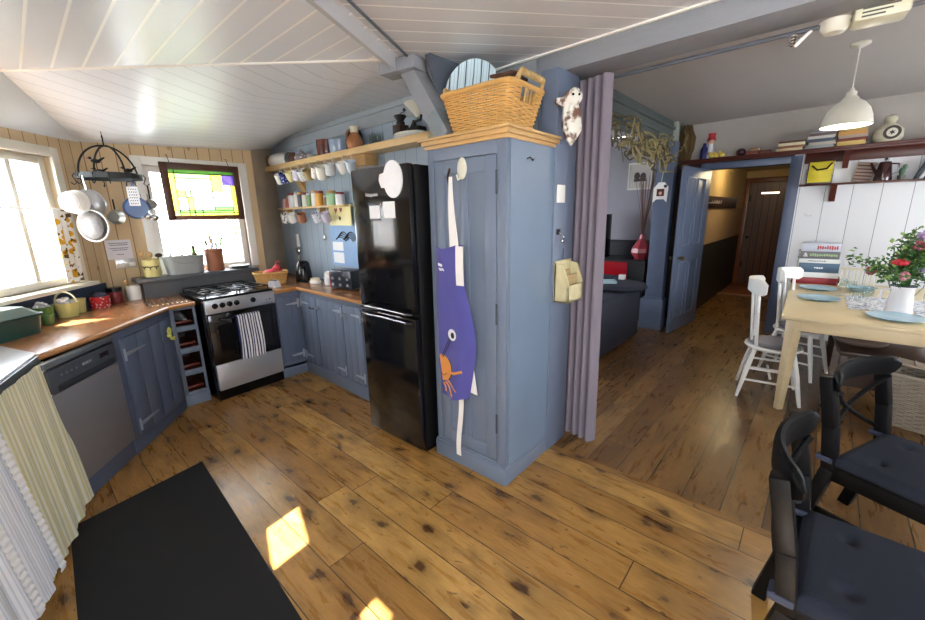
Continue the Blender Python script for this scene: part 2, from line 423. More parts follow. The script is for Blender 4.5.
# eaves piece, boards run towards the shelf wall
P = [(-4.72,.52,2.25), (-4.10,.0,2.22), (-3.82,.14,2.5), (-2.0,1.72,2.5), (-1.7,2.3,2.5), (-4.6,2.3,2.5), (-5.12,2.3,2.42), (-4.72,1.85,2.31),
     (-3.40,-.56,2.22), (-3.22,-.28,2.5), (-.98,-1.32,2.22), (-.85,-1.0,2.5)]
ceilpoly(P, [(0,7,3), (0,3,2), (7,6,5), (7,5,3), (3,5,4)], CEIL_Y)
ceilpoly(P, [(0,2,1), (1,2,9), (1,9,8), (8,9,11), (8,11,10)], mat('ceiling_cove_paint', 'eef1f6', .4, var=.02))
P = [(-3.82,.14,2.5), (-2.0,1.72,2.5), (-.42,-1.32,2.5), (-.98,-1.32,2.5), (-.85,-1.0,2.5), (-3.22,-.28,2.5)]
ceilpoly(P, [(0,1,5), (1,4,5), (1,2,4), (2,3,4)], CEIL_X)
P = [(-2.0,1.72,2.5), (-1.7,2.3,2.5), (2.42,2.3,2.5), (2.42,-1.32,2.5), (-.42,-1.32,2.5)]
ceilpoly(P, [(0,1,2), (0,2,3), (0,3,4)], CEIL_R)
g = G(); g.box(-4.3, 2.6, 2.3, 6.6, 2.72, 2.84); struct('ceiling', g, CEIL_D, smooth=0)
g = G(); g.box(-1.5, -.2, 6.6, 10.7, 2.36, 2.46); struct('ceiling', g, mat('hall_ceiling', 'c9b682', .7), smooth=0)

# trims: flat strip, its drawn-in shadow line and thin rolls on the ceiling, beam, stub and brace
CTRIM = mat('ceiling_strip_paint', 'b9bcc1', .35, var=.02)
g = G(); g.beam((-2.03, 1.70, 2.492), (-.47, -1.3, 2.492), .12, .026, up=(1, 0, 0)); struct('trim_1', g, CTRIM)
g = G(); g.tube([(-1.955, 1.76, 2.49), (-.395, -1.3, 2.49)], .007, 6); struct('strip_shadow_line', g, SLATE)  # dark roll stands in for the shadow along the strip's edge
g = G(); g.tube([(-3.82, .14, 2.497), (-2.1, 1.64, 2.497)], .008, 6); struct('trim_3', g, WHITEP)
g = G(); g.beam((-4.75, 2.262, 2.478), (-1.9, 2.262, 2.478), .03, .04); g.box(-5.0, -1.9, 2.268, 2.28, 2.36, 2.46); struct('trim_4', g, mat('cornice_grey', '9aa0a6', .4))
g = G(); g.box(-1.42, 2.4, 2.27, 2.50, 2.385, 2.5, .006); g.box(-1.75, -1.40, 2.275, 2.4, 2.40, 2.5, .004); o = struct('trim_5', g, BEAMP); g = G(); g.box(-1.8, 2.5, 2.36, 2.46, 2.5, 2.84); struct('wall_over_beam', g, GREYW)
g = G(); g.beam((-1.74, 2.262, 2.498), (2.4, 2.262, 2.498), .018, .014); struct('trim_6', g, WHITEP)
g = G(); g.obox((-2.02, 1.745, 2.462), (.26, .13, .07), (0, 0, R(12)), .004); struct('trim_7', g, BEAMP)
g = G(); g.beam((-2.0, 1.80, 2.46), (-1.70, 1.80, 2.03), .10, .12, .004, up=(0, 1, 0)); struct('trim_8', g, BEAMP)
g = G(); g.prism([(1.78, 2.5), (2.28, 2.5), (2.28, 2.02), (1.98, 2.02)], -1.86, -1.82, Matrix(((0,0,1,0),(1,0,0,0),(0,1,0,0),(0,0,0,1)))); struct('wall_gusset', g, SLATE)

# ---------------------------------------------------------------- walls
WT = .14
g = G(); wallgeo(g, (-1.3, 2.28), (-5.08, 2.28), 0, 2.5, WT); struct('wall_shelf', g, WALLB)
g = G(); wallgeo(g, (-5.08, 2.28), (-4.7, 1.87), 0, 2.5, WT); struct('wall_corner', g, PLASTER)
W2H = [(.15, .97, 1.10, 2.10)]
g = G(); wallgeo(g, (-4.7, 1.87), (-4.7, .5), 0, 2.45, WT, W2H); struct('wall_left', g, PINE_Y)
g = G(); wallgeo(g, (-4.7, .5), (-3.43, -.53), 0, 2.45, WT, [(.32, 1.50, 1.13, 2.09)]); struct('wall_bay', g, PINE_X)
g = G(); wallgeo(g, (-3.43, -.53), (-1.0, -1.3), 0, 2.5, WT, [(1.80, 2.18, 1.66, 2.03)]); struct('wall_sink', g, PINE_X)  # opening shaped to drop a small sun patch on the floor
g = G(); wallgeo(g, (-1.0, -1.3), (2.4, -1.3), 0, 2.5, WT, [(.12, .26, 1.95, 2.19), (1.0, 3.1, .9, 2.15)]); struct('wall_south', g, mat('south_wall_paint', 'd8d8d4', .7))  # the small high slot is added to throw a second sun patch
g = G(); wallgeo(g, (2.4, -1.3), (2.4, 6.45), 0, 2.72, WT, [(1.4, 2.6, 1.2, 2.1), (5.2, 6.8, 1.0, 2.1)]); struct('wall_east', g, GREYW)
# far wall of the dining room: boards below the shelf, plaster above
DH = [(2.82, 3.70, -.1, 2.12)]
g = G(); wallgeo(g, (2.4, 6.45), (-.4, 6.45), 0, 2.22, WT); struct('wall_far', g, BWALL)
g = G(); wallgeo(g, (2.4, 6.45), (-1.75, 6.45), 2.22, 2.72, WT); struct('wall_far_top', g, GREYW)
g = G(); wallgeo(g, (-1.3, 6.45), (-1.75, 6.45), 0, 2.22, WT); g.box(-1.3, -.4, 6.45, 6.59, 2.12, 2.22); struct('wall_far_left', g, BROWNW)
# wall between dining room and lounge, with its wide opening
g = G(); g.box(-1.79, -1.67, 2.5, 6.45, 2.44, 2.72); g.box(-1.67, -1.645, 2.5, 6.1, 2.62, 2.655, .004); g.box(-1.67, -1.65, 2.5, 6.1, 2.52, 2.54, .004)
struct('wall_lounge_header', g, mat('grey_green_paint', '56605f', .5))
g = G(); g.box(-1.79, -1.68, 5.86, 6.45, 0, 2.44); struct('wall_lounge_end', g, mat('umber_stain', '2a1e19', .5))
g = G(); g.box(-1.70, -1.62, 6.04, 6.14, 2.0, 2.72); struct('trim_9', g, mat('pale_sage_paint', 'a3ab9f', .5))
g = G(); g.box(-1.74, -1.53, 5.70, 5.86, 0, 2.44, .006); g.box(-1.79, -1.50, 5.67, 5.88, 0, .42, .008); g.box(-1.76, -1.52, 5.69, 5.87, .42, .45, .008)
struct('trim_10', g, BLUE2)
g = G(); g.box(-1.66, -1.52, 2.5, 2.62, 0, 2.72); g.box(-1.8, -1.3, 2.42, 2.54, 0, 2.72); struct('trim_11', g, BLUE2)
g = G(); g.box(-1.335, -1.225, 2.19, 2.44, 0, 2.386, .004); struct('trim_12', g, BLUE)
# lounge
g = G(); g.box(-4.3, -1.75, 6.62, 6.74, 0, 2.72); struct('wall_lounge_far', g, LILAC)
g = G(); g.box(-4.3, -1.79, 6.60, 6.62, 0, 1.12); g.box(-4.3, -1.79, 6.585, 6.62, 1.12, 1.15, .004); struct('trim_13', g, mat('charcoal_dado', '2b2b31', .5))
g = G(); wallgeo(g, (-4.3, 6.74), (-4.3, 2.4), 0, 2.72, .14, [(1.1, 2.8, 1.0, 2.1)]); struct('wall_lounge_left', g, LILAC)
LOUNGE = 1
g = G(); g.box(-4.3, -1.8, 2.44, 2.52, 0, 2.72); struct('wall_lounge_near', g, LILAC)
# hall behind the inner doorway
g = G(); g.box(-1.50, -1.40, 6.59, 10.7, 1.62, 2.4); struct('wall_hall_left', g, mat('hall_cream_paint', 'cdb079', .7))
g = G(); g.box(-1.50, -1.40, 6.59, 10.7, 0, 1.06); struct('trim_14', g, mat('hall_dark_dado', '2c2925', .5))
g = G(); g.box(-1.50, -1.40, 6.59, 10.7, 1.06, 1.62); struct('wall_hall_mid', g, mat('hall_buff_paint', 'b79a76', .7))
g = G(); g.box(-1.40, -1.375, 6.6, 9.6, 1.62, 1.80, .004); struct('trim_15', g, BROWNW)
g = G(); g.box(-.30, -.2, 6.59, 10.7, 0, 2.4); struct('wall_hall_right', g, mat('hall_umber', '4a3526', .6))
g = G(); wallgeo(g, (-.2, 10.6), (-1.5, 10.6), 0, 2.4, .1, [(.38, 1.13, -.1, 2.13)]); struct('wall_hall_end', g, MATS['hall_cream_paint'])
g = G(); g.box(-1.40, -.30, 8.9, 9.0, 0, .03, .006); struct('trim_16', g, mat('threshold_oak', '8a6a45', .4))
g = G(); g.box(-1.38, -.32, 9.02, 10.4, .0, .018, .004); solo('hall_rug', g, mat('terracotta_rug', '7d4630', .95, var=.4, scale=30, bump=.5), 'terracotta red woven rug on the hall floor before the brown door', 'rug')

# blue-grey frame round the inner doorway
g = G()
g.box(-1.38, -1.28, 6.42, 6.6, 0, 2.20, .004); g.box(-.43, -.32, 6.42, 6.6, 0, 2.20, .004); g.box(-1.28, -.43, 6.42, 6.6, 2.12, 2.20, .004)
struct('trim_17', g, BLUE2)
# brown plank door at the end of the hall
t = sroot('door_2', (-.95, 10.62, 0))
g = G(); g.box(-.36, .36, 0, .05, 0, 2.12); build('door_leaf', g, board_mat('door_planks', 'x', .12, '6e4228', '1d100a', .35, gapw=.05, var=.25), t)
g = G(); g.box(-.46, -.36, -.06, .03, 0, 2.22, .005); g.box(.36, .46, -.06, .03, 0, 2.22, .005); g.box(-.36, .36, -.06, .03, 2.12, 2.22, .005); build('door_frame', g, mat('door_frame_brown', '7a4628', .35, var=.3), t)
g = G(); g.sph((-.30, -.04, 1.0), .03); build('door_handle', g, IRON, t)
g = G(); g.box(-.16, .14, -.012, 0, 1.89, 1.925, .003); build('glass_slot', g, mat('lit_slot', 'fff0dc', .5, emit=1.6), t)
for z in (.35, 1.75): g = G(); g.box(-.36, -.32, -.012, 0, z, z+.12); build('hinge', g, IRON, t)

# open blue door, hinged on the left of the inner doorway
t = sroot('door_1', (-1.31, 6.42, 0)); t.rotation_euler = (0, 0, R(-96.5))
DW = .84
g = G(); g.box(0, DW, 0, .035, .01, 2.12, .003)
build('door_leaf', g, BLUE2, t)
for a, b_, c, d in ((.10, .38, 1.15, 2.0), (.46, .74, 1.15, 2.0), (.10, .38, .2, .95), (.46, .74, .2, .95)):
    g = G()
    for q in ((a, b_, c, c+.02), (a, b_, d-.02, d), (a, a+.02, c, d), (b_-.02, b_, c, d)): g.box(q[0], q[1], .035, .047, q[2], q[3], .003)
    for q in ((a, b_, c, c+.02), (a, b_, d-.02, d), (a, a+.02, c, d), (b_-.02, b_, c, d)): g.box(q[0], q[1], -.012, 0, q[2], q[3], .003)
    build('panel_moulding', g, BLUE, t)
g = G(); g.cyl((DW-.07, .035, 1.0), (DW-.07, .075, 1.0), .008); g.sph((DW-.07, .09, 1.0), .026); g.cyl((DW-.07, .034, 1.0), (DW-.07, .04, 1.0), .028); g.sph((DW-.07, -.05, 1.0), .026); g.cyl((DW-.07, -.04, 1.0), (DW-.07, 0, 1.0), .008); build('door_knob', g, mat('aged_brass', '6b5b3d', .35, metal=.8), t)

# ---------------------------------------------------------------- windows
def window(n, p0, p1, s0, s1, z0, z1, m, bars=(), fw=.055, depth=.10, casing=.07, inner=.02, sill=.09):
    """window in the wall line p0-p1, opening s0..s1 / z0..z1, with casing on the room side"""
    p0 = Vector((*p0, 0)); x = (Vector((*p1, 0))-p0).normalized(); y = Vector((x.y, -x.x, 0))
    M = frame_M((0, 0, 0), x, y, (0, 0, 1)); r = sroot(n, p0)
    def bx(g, a, b_, c, d, e, f, bv=.003):
        k = len(g.v); g.box(a, b_, c, d, e, f, bv); g.since(k, M)
    g = G()
    for q in ((s0, s0+fw, z0, z1), (s1-fw, s1, z0, z1), (s0+fw, s1-fw, z0, z0+fw), (s0+fw, s1-fw, z1-fw, z1)): bx(g, q[0], q[1], .04, depth, q[2], q[3])
    build('window_frame', g, m, r)
    g = G()
    for q in ((s0-casing, s0, z0, z1+casing), (s1, s1+casing, z0, z1+casing), (s0, s1, z1, z1+casing)): bx(g, q[0], q[1], -inner, .03, q[2], q[3])
    build('casing', g, m, r)
    if sill:
        g = G(); bx(g, s0-casing-.01, s1+casing+.01, -sill, .04, z0-.03, z0, .005); build('window_sill', g, m, r)
    for b_ in bars:
        g = G(); bx(g, b_-.02, b_+.02, .045, depth-.01, z0+fw, z1-fw); build('glazing_bar', g, m, r)
    g = G(); bx(g, s0+fw, s1-fw, .07, .074, z0+fw, z1-fw, 0); build('window_pane', g, GLASS, r)
    return r
window('window_1', (-4.7, .5), (-3.43, -.53), .32, 1.50, 1.13, 2.09, CREAM, (.62,))
window('window_2', (-4.7, 1.87), (-4.7, .5), .15, .97, 1.10, 2.10, WHITEP, (), casing=.075, sill=0)
window('sun_patch_window', (-3.43, -.53), (-1.0, -1.3), 1.80, 2.18, 1.66, 2.03, CREAM, (), fw=.02, sill=.03)  # unseen window, added and sized for the sun patch by the mat
window('window_4', (-1.0, -1.3), (2.4, -1.3), 1.0, 3.1, .9, 2.15, WHITEP, (2.05,))
window('window_5', (2.4, -1.3), (2.4, 6.45), 1.4, 2.6, 1.2, 2.1, WHITEP, (2.0,))
window('lounge_fill_window', (-4.3, 6.74), (-4.3, 2.4), 1.1, 2.8, 1.0, 2.1, WHITEP, (1.95,))  # unseen window added to brighten the lounge
window('window_6', (2.4, -1.3), (2.4, 6.45), 5.2, 6.8, 1.0, 2.1, WHITEP, (6.0,))
# slate ledge under the stained window with its upstand
g = G(); g.box(-4.70, -4.46, .66, 1.70, 1.065, 1.10, .004); g.box(-4.52, -4.49, .70, 1.66, .90, 1.065); struct('trim_18', g, mat('slate_stone', '55565a', .5, var=.2, bump=.3))
g = G(); k = 0; M_ = wallgeo(g, (-4.66, .46), (-3.45, -.52), .92, 1.085, -.02); struct('trim_19', g, mat('navy_upstand', '3d4a63', .5))

g = G(); g.prism([(-4.95, .62), (-3.3, -.72), (-4.1, -1.7), (-5.75, -.36)], 2.32, 2.40); struct('sun_shade_overhang', g, MATS['white_gloss_paint'])  # unseen overhang added to keep the sun off the bay window
# seen through the glass: pale weatherboard shed, bushes, ground outside
g = G(); g.box(-14, 12, -12, 14, -.6, -.5); struct('ground', g, mat('pale_bounce_ground', 'bcbdbe', .9, var=.3))  # ground coloured pale to bounce daylight up to the ceiling
t = thing('garden_shed', 'pale weatherboard shed outside the left window', 'shed', (-6.4, -2.0, -.5), R(-39))
g = G()
for i in range(22):
    z = .1+i*.15; g.beam((-1.9, .02, z), (2.2, .02, z), .02, .17, up=(0, -.25, 1))
g.box(-1.9, 2.2, -1.5, .0, 0, 3.4); build('boarding', g, mat('weatherboard_white', 'e9e9ec', .7, var=.05), t)
g = G(); g.box(-2.0, 2.3, -1.6, .18, 3.4, 3.5); build('roof', g, mat('shed_roof_felt', 'b9bcc0', .8), t)
def bush(label, loc, r, n, seed, col='8fae6c'):
    rnd = random.Random(seed); g = G()
    for i in range(n):
        a = rnd.uniform(0, 2*PI); e = rnd.uniform(-.5, 1)*PI/2; q = r*rnd.uniform(.75, 1.05)
        c = Vector((q*math.cos(a)*math.cos(e), q*math.sin(a)*math.cos(e), q*1.2*math.sin(e)+r))
        M = Matrix.Translation(c) @ Euler((rnd.uniform(0, 6), rnd.uniform(0, 6), rnd.uniform(0, 6))).to_matrix().to_4x4(); k = len(g.v)
        g.add([(-.05, 0, 0), (0, .022, .006), (.06, 0, 0), (0, -.022, .006)], [(0, 1, 2, 3)]); g.since(k, M)
    t = thing('bush', label, 'bush', loc); build('foliage', g, mat('leaf_'+col, col, .7, var=.3), t, 0)
    g = G(); g.cyl((0, 0, 0), (0, 0, r*1.4), .04, .02, 8)
    for k in range(8): g.tube([(0, 0, r*.4), (r*.7*math.cos(k*.8), r*.7*math.sin(k*.8), r*(.8+.12*k))], .02, 6, r1=.006)
    build('branches', g, BROWNW, t)
bush('light green bush outside the stained glass window', (-6.3, 2.15, -.5), .95, 900, 3)
bush('sunlit bush growing beside the shed', (-6.2, -.2, -.5), .8, 700, 5, 'a9b58a')
# ================================================================ kitchen units
HINGE = mat('silver_painted_iron', 'a9b2c0', .4, metal=.3, var=.1)
KNOBW = mat('pewter_knob', 'aeb4bd', .25, metal=.5)
def knob(parent, loc, m=None, r=.017, ax=(0, -1, 0)):
    g = G(); M = Vector(ax).to_track_quat('Z', 'Y').to_matrix().to_4x4()
    g.lathe([(0, 0), (r*.55, 0), (r*.4, r*.7), (r*.9, r*1.0), (r, r*1.4), (r*.7, r*1.9), (0, r*2.0)], loc, 16, M); return build('knob', g, m or KNOBW, parent)
def tee_hinge(parent, x, z, dirx, y=-.004, L=.15, m=None):
    g = G(); k = len(g.v)
    g.box(-.008*1, .014, -.004, 0, -.045, .045, .002)
    g.prism([(0, -.014), (L, -.006), (L+.012, 0), (L, .006), (0, .014)], -.005, 0, Matrix(((1,0,0,0),(0,0,1,0),(0,1,0,0),(0,0,0,1))))
    g.cyl((0, -.006, -.04), (0, -.006, .04), .006, n=8)
    g.since(k, Matrix.Translation((x, y, z)) @ Matrix.Diagonal((dirx, 1, 1, 1))); return build('hinge', g, m or HINGE, parent)
def plank_door(parent, x0, x1, z0, z1, m, y=-.02, n=4):
    g = G(); wd = (x1-x0)/n
    for i in range(n): g.box(x0+i*wd+.0015, x0+(i+1)*wd-.0015, y, y+.018, z0, z1, .002)
    return build('door', g, m, parent)

# black-edged worktop with the curtain under it (left)
LW = [(-3.03, -.045), (-3.36, .275), (-3.92, .735), (-3.975, .942), (-4.49, .942), (-4.49, .335), (-3.60, -.385), (-3.50, -.19)]
g = G(); g.prism(LW, .885, .92); g2 = G()
t = thing('worktop', 'brown wooden worktop running under the left window to the cooker', 'worktop', (0, 0, 0))
build('top', g, WORKTOP, t)
g = G()
edge = [Vector((*p, .9025)) for p in LW[:4]]
for a, b_ in zip(edge, edge[1:]): g.beam(a, b_, .034, .010, up=(0, 0, 1)) if False else g.tube([a, b_], .0172, 8)
build('edging', g, mat('worktop_edge_wood', 'b9834f', .3, var=.25, stretch=(3, 3, 20)), t)
for i in range(9):
    g = G(); y0 = .66+.034*i; a = Vector((-4.42, y0+.02, .9215)); b_ = Vector((-4.02, y0-.03+.0, .9215)); g.beam(a, b_, .012, .006, .002)
    build('chrome_rod', g, CHROME, t)

# sink unit: pale top, frame, curtain
t = thing('sink_unit', 'pale sink top with dark edge at the left edge of the photo', 'sink unit', (0, 0, 0))
g = G(); g.prism([(-3.06, -.03), (-3.49, -.185), (-3.55, -.42), (-3.42, -.50), (-1.55, -1.09), (-1.36, -.56)], .90, .925); build('sink_top', g, mat('pale_sink_top', 'c9ccd2', .2, var=.03), t)
g = G(); g.prism([(-3.04, -.022), (-3.06, -.05), (-1.36, -.585), (-1.34, -.555)], .86, .915); build('front_edge', g, mat('dark_steel_edge', '5c626b', .35, metal=.3), t)
for p in ((-2.90, -.16), (-1.45, -.6), (-3.4, -.45), (-1.6, -1.0)): g = G(); g.box(p[0]-.02, p[0]+.02, p[1]-.02, p[1]+.02, 0, .9); build('leg', g, PINEP, t)
def stripe_mat(name, c1, c2, freq, axis='u', thr=.5, rough=.85):
    m = bpy.data.materials.new(name); q = NT(m); tc = q.n('ShaderNodeTexCoord'); sp = q.n('ShaderNodeSeparateXYZ')
    q.l(tc.outputs['UV'], sp.inputs[0]); f = q.math('FRACT', q.math('MULTIPLY', sp.outputs[0 if axis == 'u' else 1], freq))
    q.l(q.mix(q.math('GREATER_THAN', f, thr), lin(c1), lin(c2)), q.b.inputs['Base Color']); q.b.inputs['Roughness'].default_value = rough
    MATS[name] = m; return m
def uv_sheet(name, fn, nu, nv, th, m, parent, label=None):
    g = G(); g.sheet(fn, nu, nv, th); o = build(name, g, m, parent, 60, label); me = o.data
    uv = me.uv_layers.new(name='uv'); W = nv+1; n0 = (nu+1)*W
    for lp in me.loops:
        i = lp.vertex_index % n0; uv.data[lp.index].uv = ((i//W)/nu, (i % W)/nv)
    return o
def curtain_fn(p0, p1, z0, z1, amp, k, out, flare=.0, ph=0., zw=0.):
    p0 = Vector((*p0, 0)); p1 = Vector((*p1, 0)); x = (p1-p0); n = Vector(out)
    def f(u, v):
        z = z1+(z0-z1)*v+zw*math.sin(u*9+ph)*v
        a = amp*(.35+.65*v)
        d = a*math.sin(2*PI*k*u+ph)+.35*a*math.sin(2*PI*k*2.3*u+1+ph)+flare*v
        p = p0+x*u+n*d; return (p.x, p.y, z)
    return f
t = thing('sink_curtain', 'yellow striped gathered curtain with a pale blue towel, below the sink top', 'curtain')
YST = stripe_mat('yellow_ticking', 'dcd6a4', 'efecda', 26)
uv_sheet('yellow_drape', curtain_fn((-3.02, -.015), (-2.28, -.25), .03, .885, .009, 5, (.32, .95, 0), .05, .4, .01), 90, 14, .003, YST, t)
uv_sheet('yellow_drape', curtain_fn((-1.85, -.385), (-1.40, -.53), .05, .885, .012, 5, (.32, .95, 0), .05, 1.4, .01), 90, 14, .003, YST, t, 'yellow drape nearest the camera')
uv_sheet('white_drape', curtain_fn((-2.36, -.205), (-1.84, -.375), .10, .885, .012, 4, (.32, .95, 0), .075, 2.2, .02), 80, 14, .003, stripe_mat('pale_blue_check', 'eff2f8', 'd3dbea', 40, thr=.66), t, 'pale blue checked cloth with frilled edges')
for q in ((-2.34, -.21), (-2.12, -.285), (-1.87, -.365)):
    g = G(); n = Vector((.32, .95, 0))
    g.sheet(lambda u, v: (q[0]+.035*(u-.5)+n.x*(.014+.082*v+.003*math.sin(v*150)), q[1]-.017*(u-.5)+n.y*(.014+.082*v+.003*math.sin(v*150)), .885-.78*v), 3, 160, .002)
    build('frill', g, mat('white_frill', 'f2f4f9', .9), t)

# dishwasher
def place_line(a, b_):
    a = Vector((*a, 0)); b_ = Vector((*b_, 0)); d = b_-a; return a, math.atan2(d.y, d.x), d.length
# front lines run right-to-left so that local -y faces the room
a0, rz, L = place_line((-3.40, .305), (-2.965, -.035))
t = thing('dishwasher', 'grey slimline dishwasher under the left worktop', 'dishwasher', a0, rz+PI)
# local x goes from dishwasher right (0) to left (-L) ; room side is +y -> mirror with rotation, keep simple
DWP = mat('dishwasher_grey', '8d8d93', .35, metal=.35, var=.04, stretch=(1, 1, 20))
DWD = mat('dishwasher_dark', '50555f', .4, metal=.2)
g = G(); g.box(-L+.0, 0, .015, .56, .10, .875); build('carcass', g, BLACK, t)
g = G(); g.box(-L+.01, -.012, -.02, .015, .13, .70, .006); build('front_panel', g, DWP, t)
g = G(); g.box(-L+.01, -.012, -.024, .015, .705, .835, .006); build('control_panel', g, DWD, t)
g = G(); g.box(-L+.05, -.05, -.032, -.022, .705, .742, .008); build('handle', g, mat('dishwasher_recess', '33373f', .4), t)
g = G(); g.box(-L+.005, -.005, -.018, .02, .845, .88, .004); build('top_rail', g, mat('dishwasher_top_grey', '6f767f', .35, metal=.2), t)
g = G(); g.box(-.16, -.08, -.0255, -.022, .775, .805); build('display', g, mat('dark_display', '2a1e28', .2), t)
g = G()
for i in range(4): g.cyl((-L+.09+i*.035, -.024, .79), (-L+.09+i*.035, -.029, .79), .006, n=10)
build('button', g, mat('button_grey', '7c828c', .4), t)
text('logo', 'BOSCH', .022, mat('logo_silver', 'd6d8dc', .3), t, (-.27, -.0246, .79), (PI/2, 0, 0))
g = G(); g.box(-L, 0, .005, .04, 0, .125, .003); build('plinth', g, BLUE2, t)

# corner cupboard with one plank door
a0, rz, L = place_line((-3.955, .745), (-3.402, .306))
t = thing('base_cupboard', 'blue-grey base cupboard with one plank door and long strap hinges', 'cupboard', a0, rz+PI)
g = G(); g.box(-L, 0, .0, .42, .09, .88); g.box(-L, 0, -.006, .0, .09, .88, .002); build('body', g, BLUE2, t)
DD = mat('blue_grey_door_paint', '606b83', .42, var=.08, bump=.15, bscale=90)
d = plank_door(t, -L+.05, -.04, .13, .83, DD, -.026, 4)
for z in (.20, .72): h = tee_hinge(t, -L+.055, z, 1, -.026, .22)
g = G(); g.sph((-.12, -.038, .70), .018); g.tube([(-.12, -.04, .71), (-.14, -.045, .74), (-.12, -.045, .76), (-.10, -.045, .745), (-.12, -.04, .70), (-.105, -.045, .665), (-.085, -.045, .655), (-.075, -.045, .675)], .010, 8); build('yellow_catch', g, mat('yellow_green_plastic', 'd5d66a', .4), t)
g = G(); g.box(-L, .0, -.004, .03, 0, .10, .003); build('plinth', g, BLUE2, t)

# wine rack
t = thing('wine_rack', 'narrow blue-grey wine rack with four square openings beside the cooker', 'rack', (-3.985, .755, 0), R(90))
# local x -> world +y ; local -y -> world +x (room side)
g = G(); W_ = .188
g.box(0, .030, 0, .022, 0, .885, .002); g.box(W_-.02, W_, 0, .022, 0, .885, .002)
for z0, z1 in ((0, .125), (.275, .325), (.475, .525), (.675, .72), (.862, .885)): g.box(.03, W_-.02, 0, .022, z0, z1, .002)
g.box(-.01, W_+.0, -.008, .0, 0, .10, .002)
build('front_frame', g, mat('wine_rack_paint', '6e7b8f', .42, var=.06), t)
g = G(); g.box(0, .012, .02, .46, 0, .88); g.box(W_-.012, W_, .02, .46, 0, .88); g.box(0, W_, .45, .46, 0, .88); build('carcass', g, BROWNW, t)
for z0, z1 in ((.125, .275), (.325, .475), (.525, .675), (.72, .862)):
    g = G(); g.box(.012, W_-.012, .02, .45, z0-.02, z0, .0); g.beam((.03, .06, z0+.03), (W_-.03, .06, z0+.03), .06, .018, .003); build('wine_shelf', g, mat('mahogany_red', '6a2c20', .35, var=.3), t)
g = G(); g.lathe([(0, 0), (.014, 0), (.014, .09), (.034, .12), (.036, .30), (0, .30)], (.11, .05, .765), 14, Matrix.Rotation(R(-90), 4, 'X'))
solo('wine_bottle', g, mat('clear_grey_glass', 'a7adb0', .15), 'pale bottle end lying in the top opening of the wine rack', 'bottle', (-3.985, .755, 0), R(90))
g = G(); g.box(-4.49, -3.99, .74, .752, 0, .88); g.box(-4.3, -3.99, .55, .565, 0, .88)

# cooker
t = thing('cooker', 'freestanding gas cooker, black and silver, with a striped towel on its door', 'cooker', (-3.935, 1.59, 0), math.atan2(-.60, .075))
# local x: 0 = right end (y 1.59) ... +.605 = left end, local +y = room side (+x)
t.rotation_euler = (0, 0, R(94)); t.location = (-3.855, .985, 0)
# local x along +y(world) from left 0 to right .608, local -y faces the room
Wc = .606
SIL = mat('cooker_silver', 'b9bbc1', .3, metal=.5, var=.03, stretch=(1, 1, 10))
g = G(); g.box(0, Wc, .03, .58, .03, .93, .004); build('body', g, BLACK, t)
g = G(); g.box(.0, Wc, -.006, .03, .805, .925, .006); build('control_panel', g, SIL, t)
g = G(); g.box(.004, Wc-.004, -.012, .03, .345, .80, .006); build('oven_door', g, mat('oven_glass', '0a0a0c', .08, coat=.5), t)
g = G(); g.box(.07, Wc-.07, -.0135, -.0115, .40, .70, .0); build('oven_window', g, mat('oven_window_glass', '161618', .05, coat=.6), t)
g = G(); g.box(.004, Wc-.004, -.012, .03, .10, .34, .006); build('drawer_front', g, SIL, t)
g = G(); g.box(0, Wc, .02, .55, 0, .09); build('base', g, BLACK, t)
hz = .755
g = G(); g.tube([(.09, -.01, hz), (.09, -.05, hz), (.12, -.058, hz), (Wc-.12, -.058, hz), (Wc-.09, -.05, hz), (Wc-.09, -.01, hz)], .009, 10); build('handle', g, BLACK, t)
for x in (.075, .135, .195, .255, .40):
    g = G(); M = Matrix.Rotation(R(90), 4, 'X'); g.lathe([(0, 0), (.024, 0), (.024, .006), (.018, .010), (.017, .024), (0, .026)], (x, -.006, .872), 18, M); g.box(x-.003, x+.003, -.038, -.012, .856, .888, .001); build('knob', g, BLACK, t)
g = G(); g.cyl((.555, -.006, .855), (.555, -.012, .855), .006, n=10); g.cyl((.525, -.006, .855), (.525, -.010, .855), .004, n=10); build('ignition_button', g, BLACK, t)
g = G(); g.box(.0, Wc, .02, .58, .925, .945, .006); build('hob', g, BLACK, t)
for x, y, r in ((.16, .17, .05), (.45, .17, .038), (.16, .43, .038), (.45, .43, .05)):
    g = G(); g.lathe([(0, 0), (r, 0), (r, .012), (r*.7, .016), (r*.65, .024), (0, .026)], (x, y, .945), 20); build('burner', g, mat('burner_silver', 'c6c6c8', .3, metal=.6), t)
for x0 in (.03, .315):
    g = G(); x1 = x0+.26; z = .978
    for q in ((x0, .04, x1, .04), (x0, .56, x1, .56), (x0, .30, x1, .30), (x0, .04, x0, .56), (x1, .04, x1, .56), (x0+.13, .04, x0+.13, .56), (x0, .17, x1, .17), (x0, .43, x1, .43)): g.beam((q[0], q[1], z), (q[2], q[3], z), .010, .010, .002)
    for q in ((x0, .04), (x1, .04), (x0, .56), (x1, .56)): g.beam((q[0], q[1], .943), (q[0], q[1], z), .01)
    build('pan_support', g, IRON, t)
ct = t
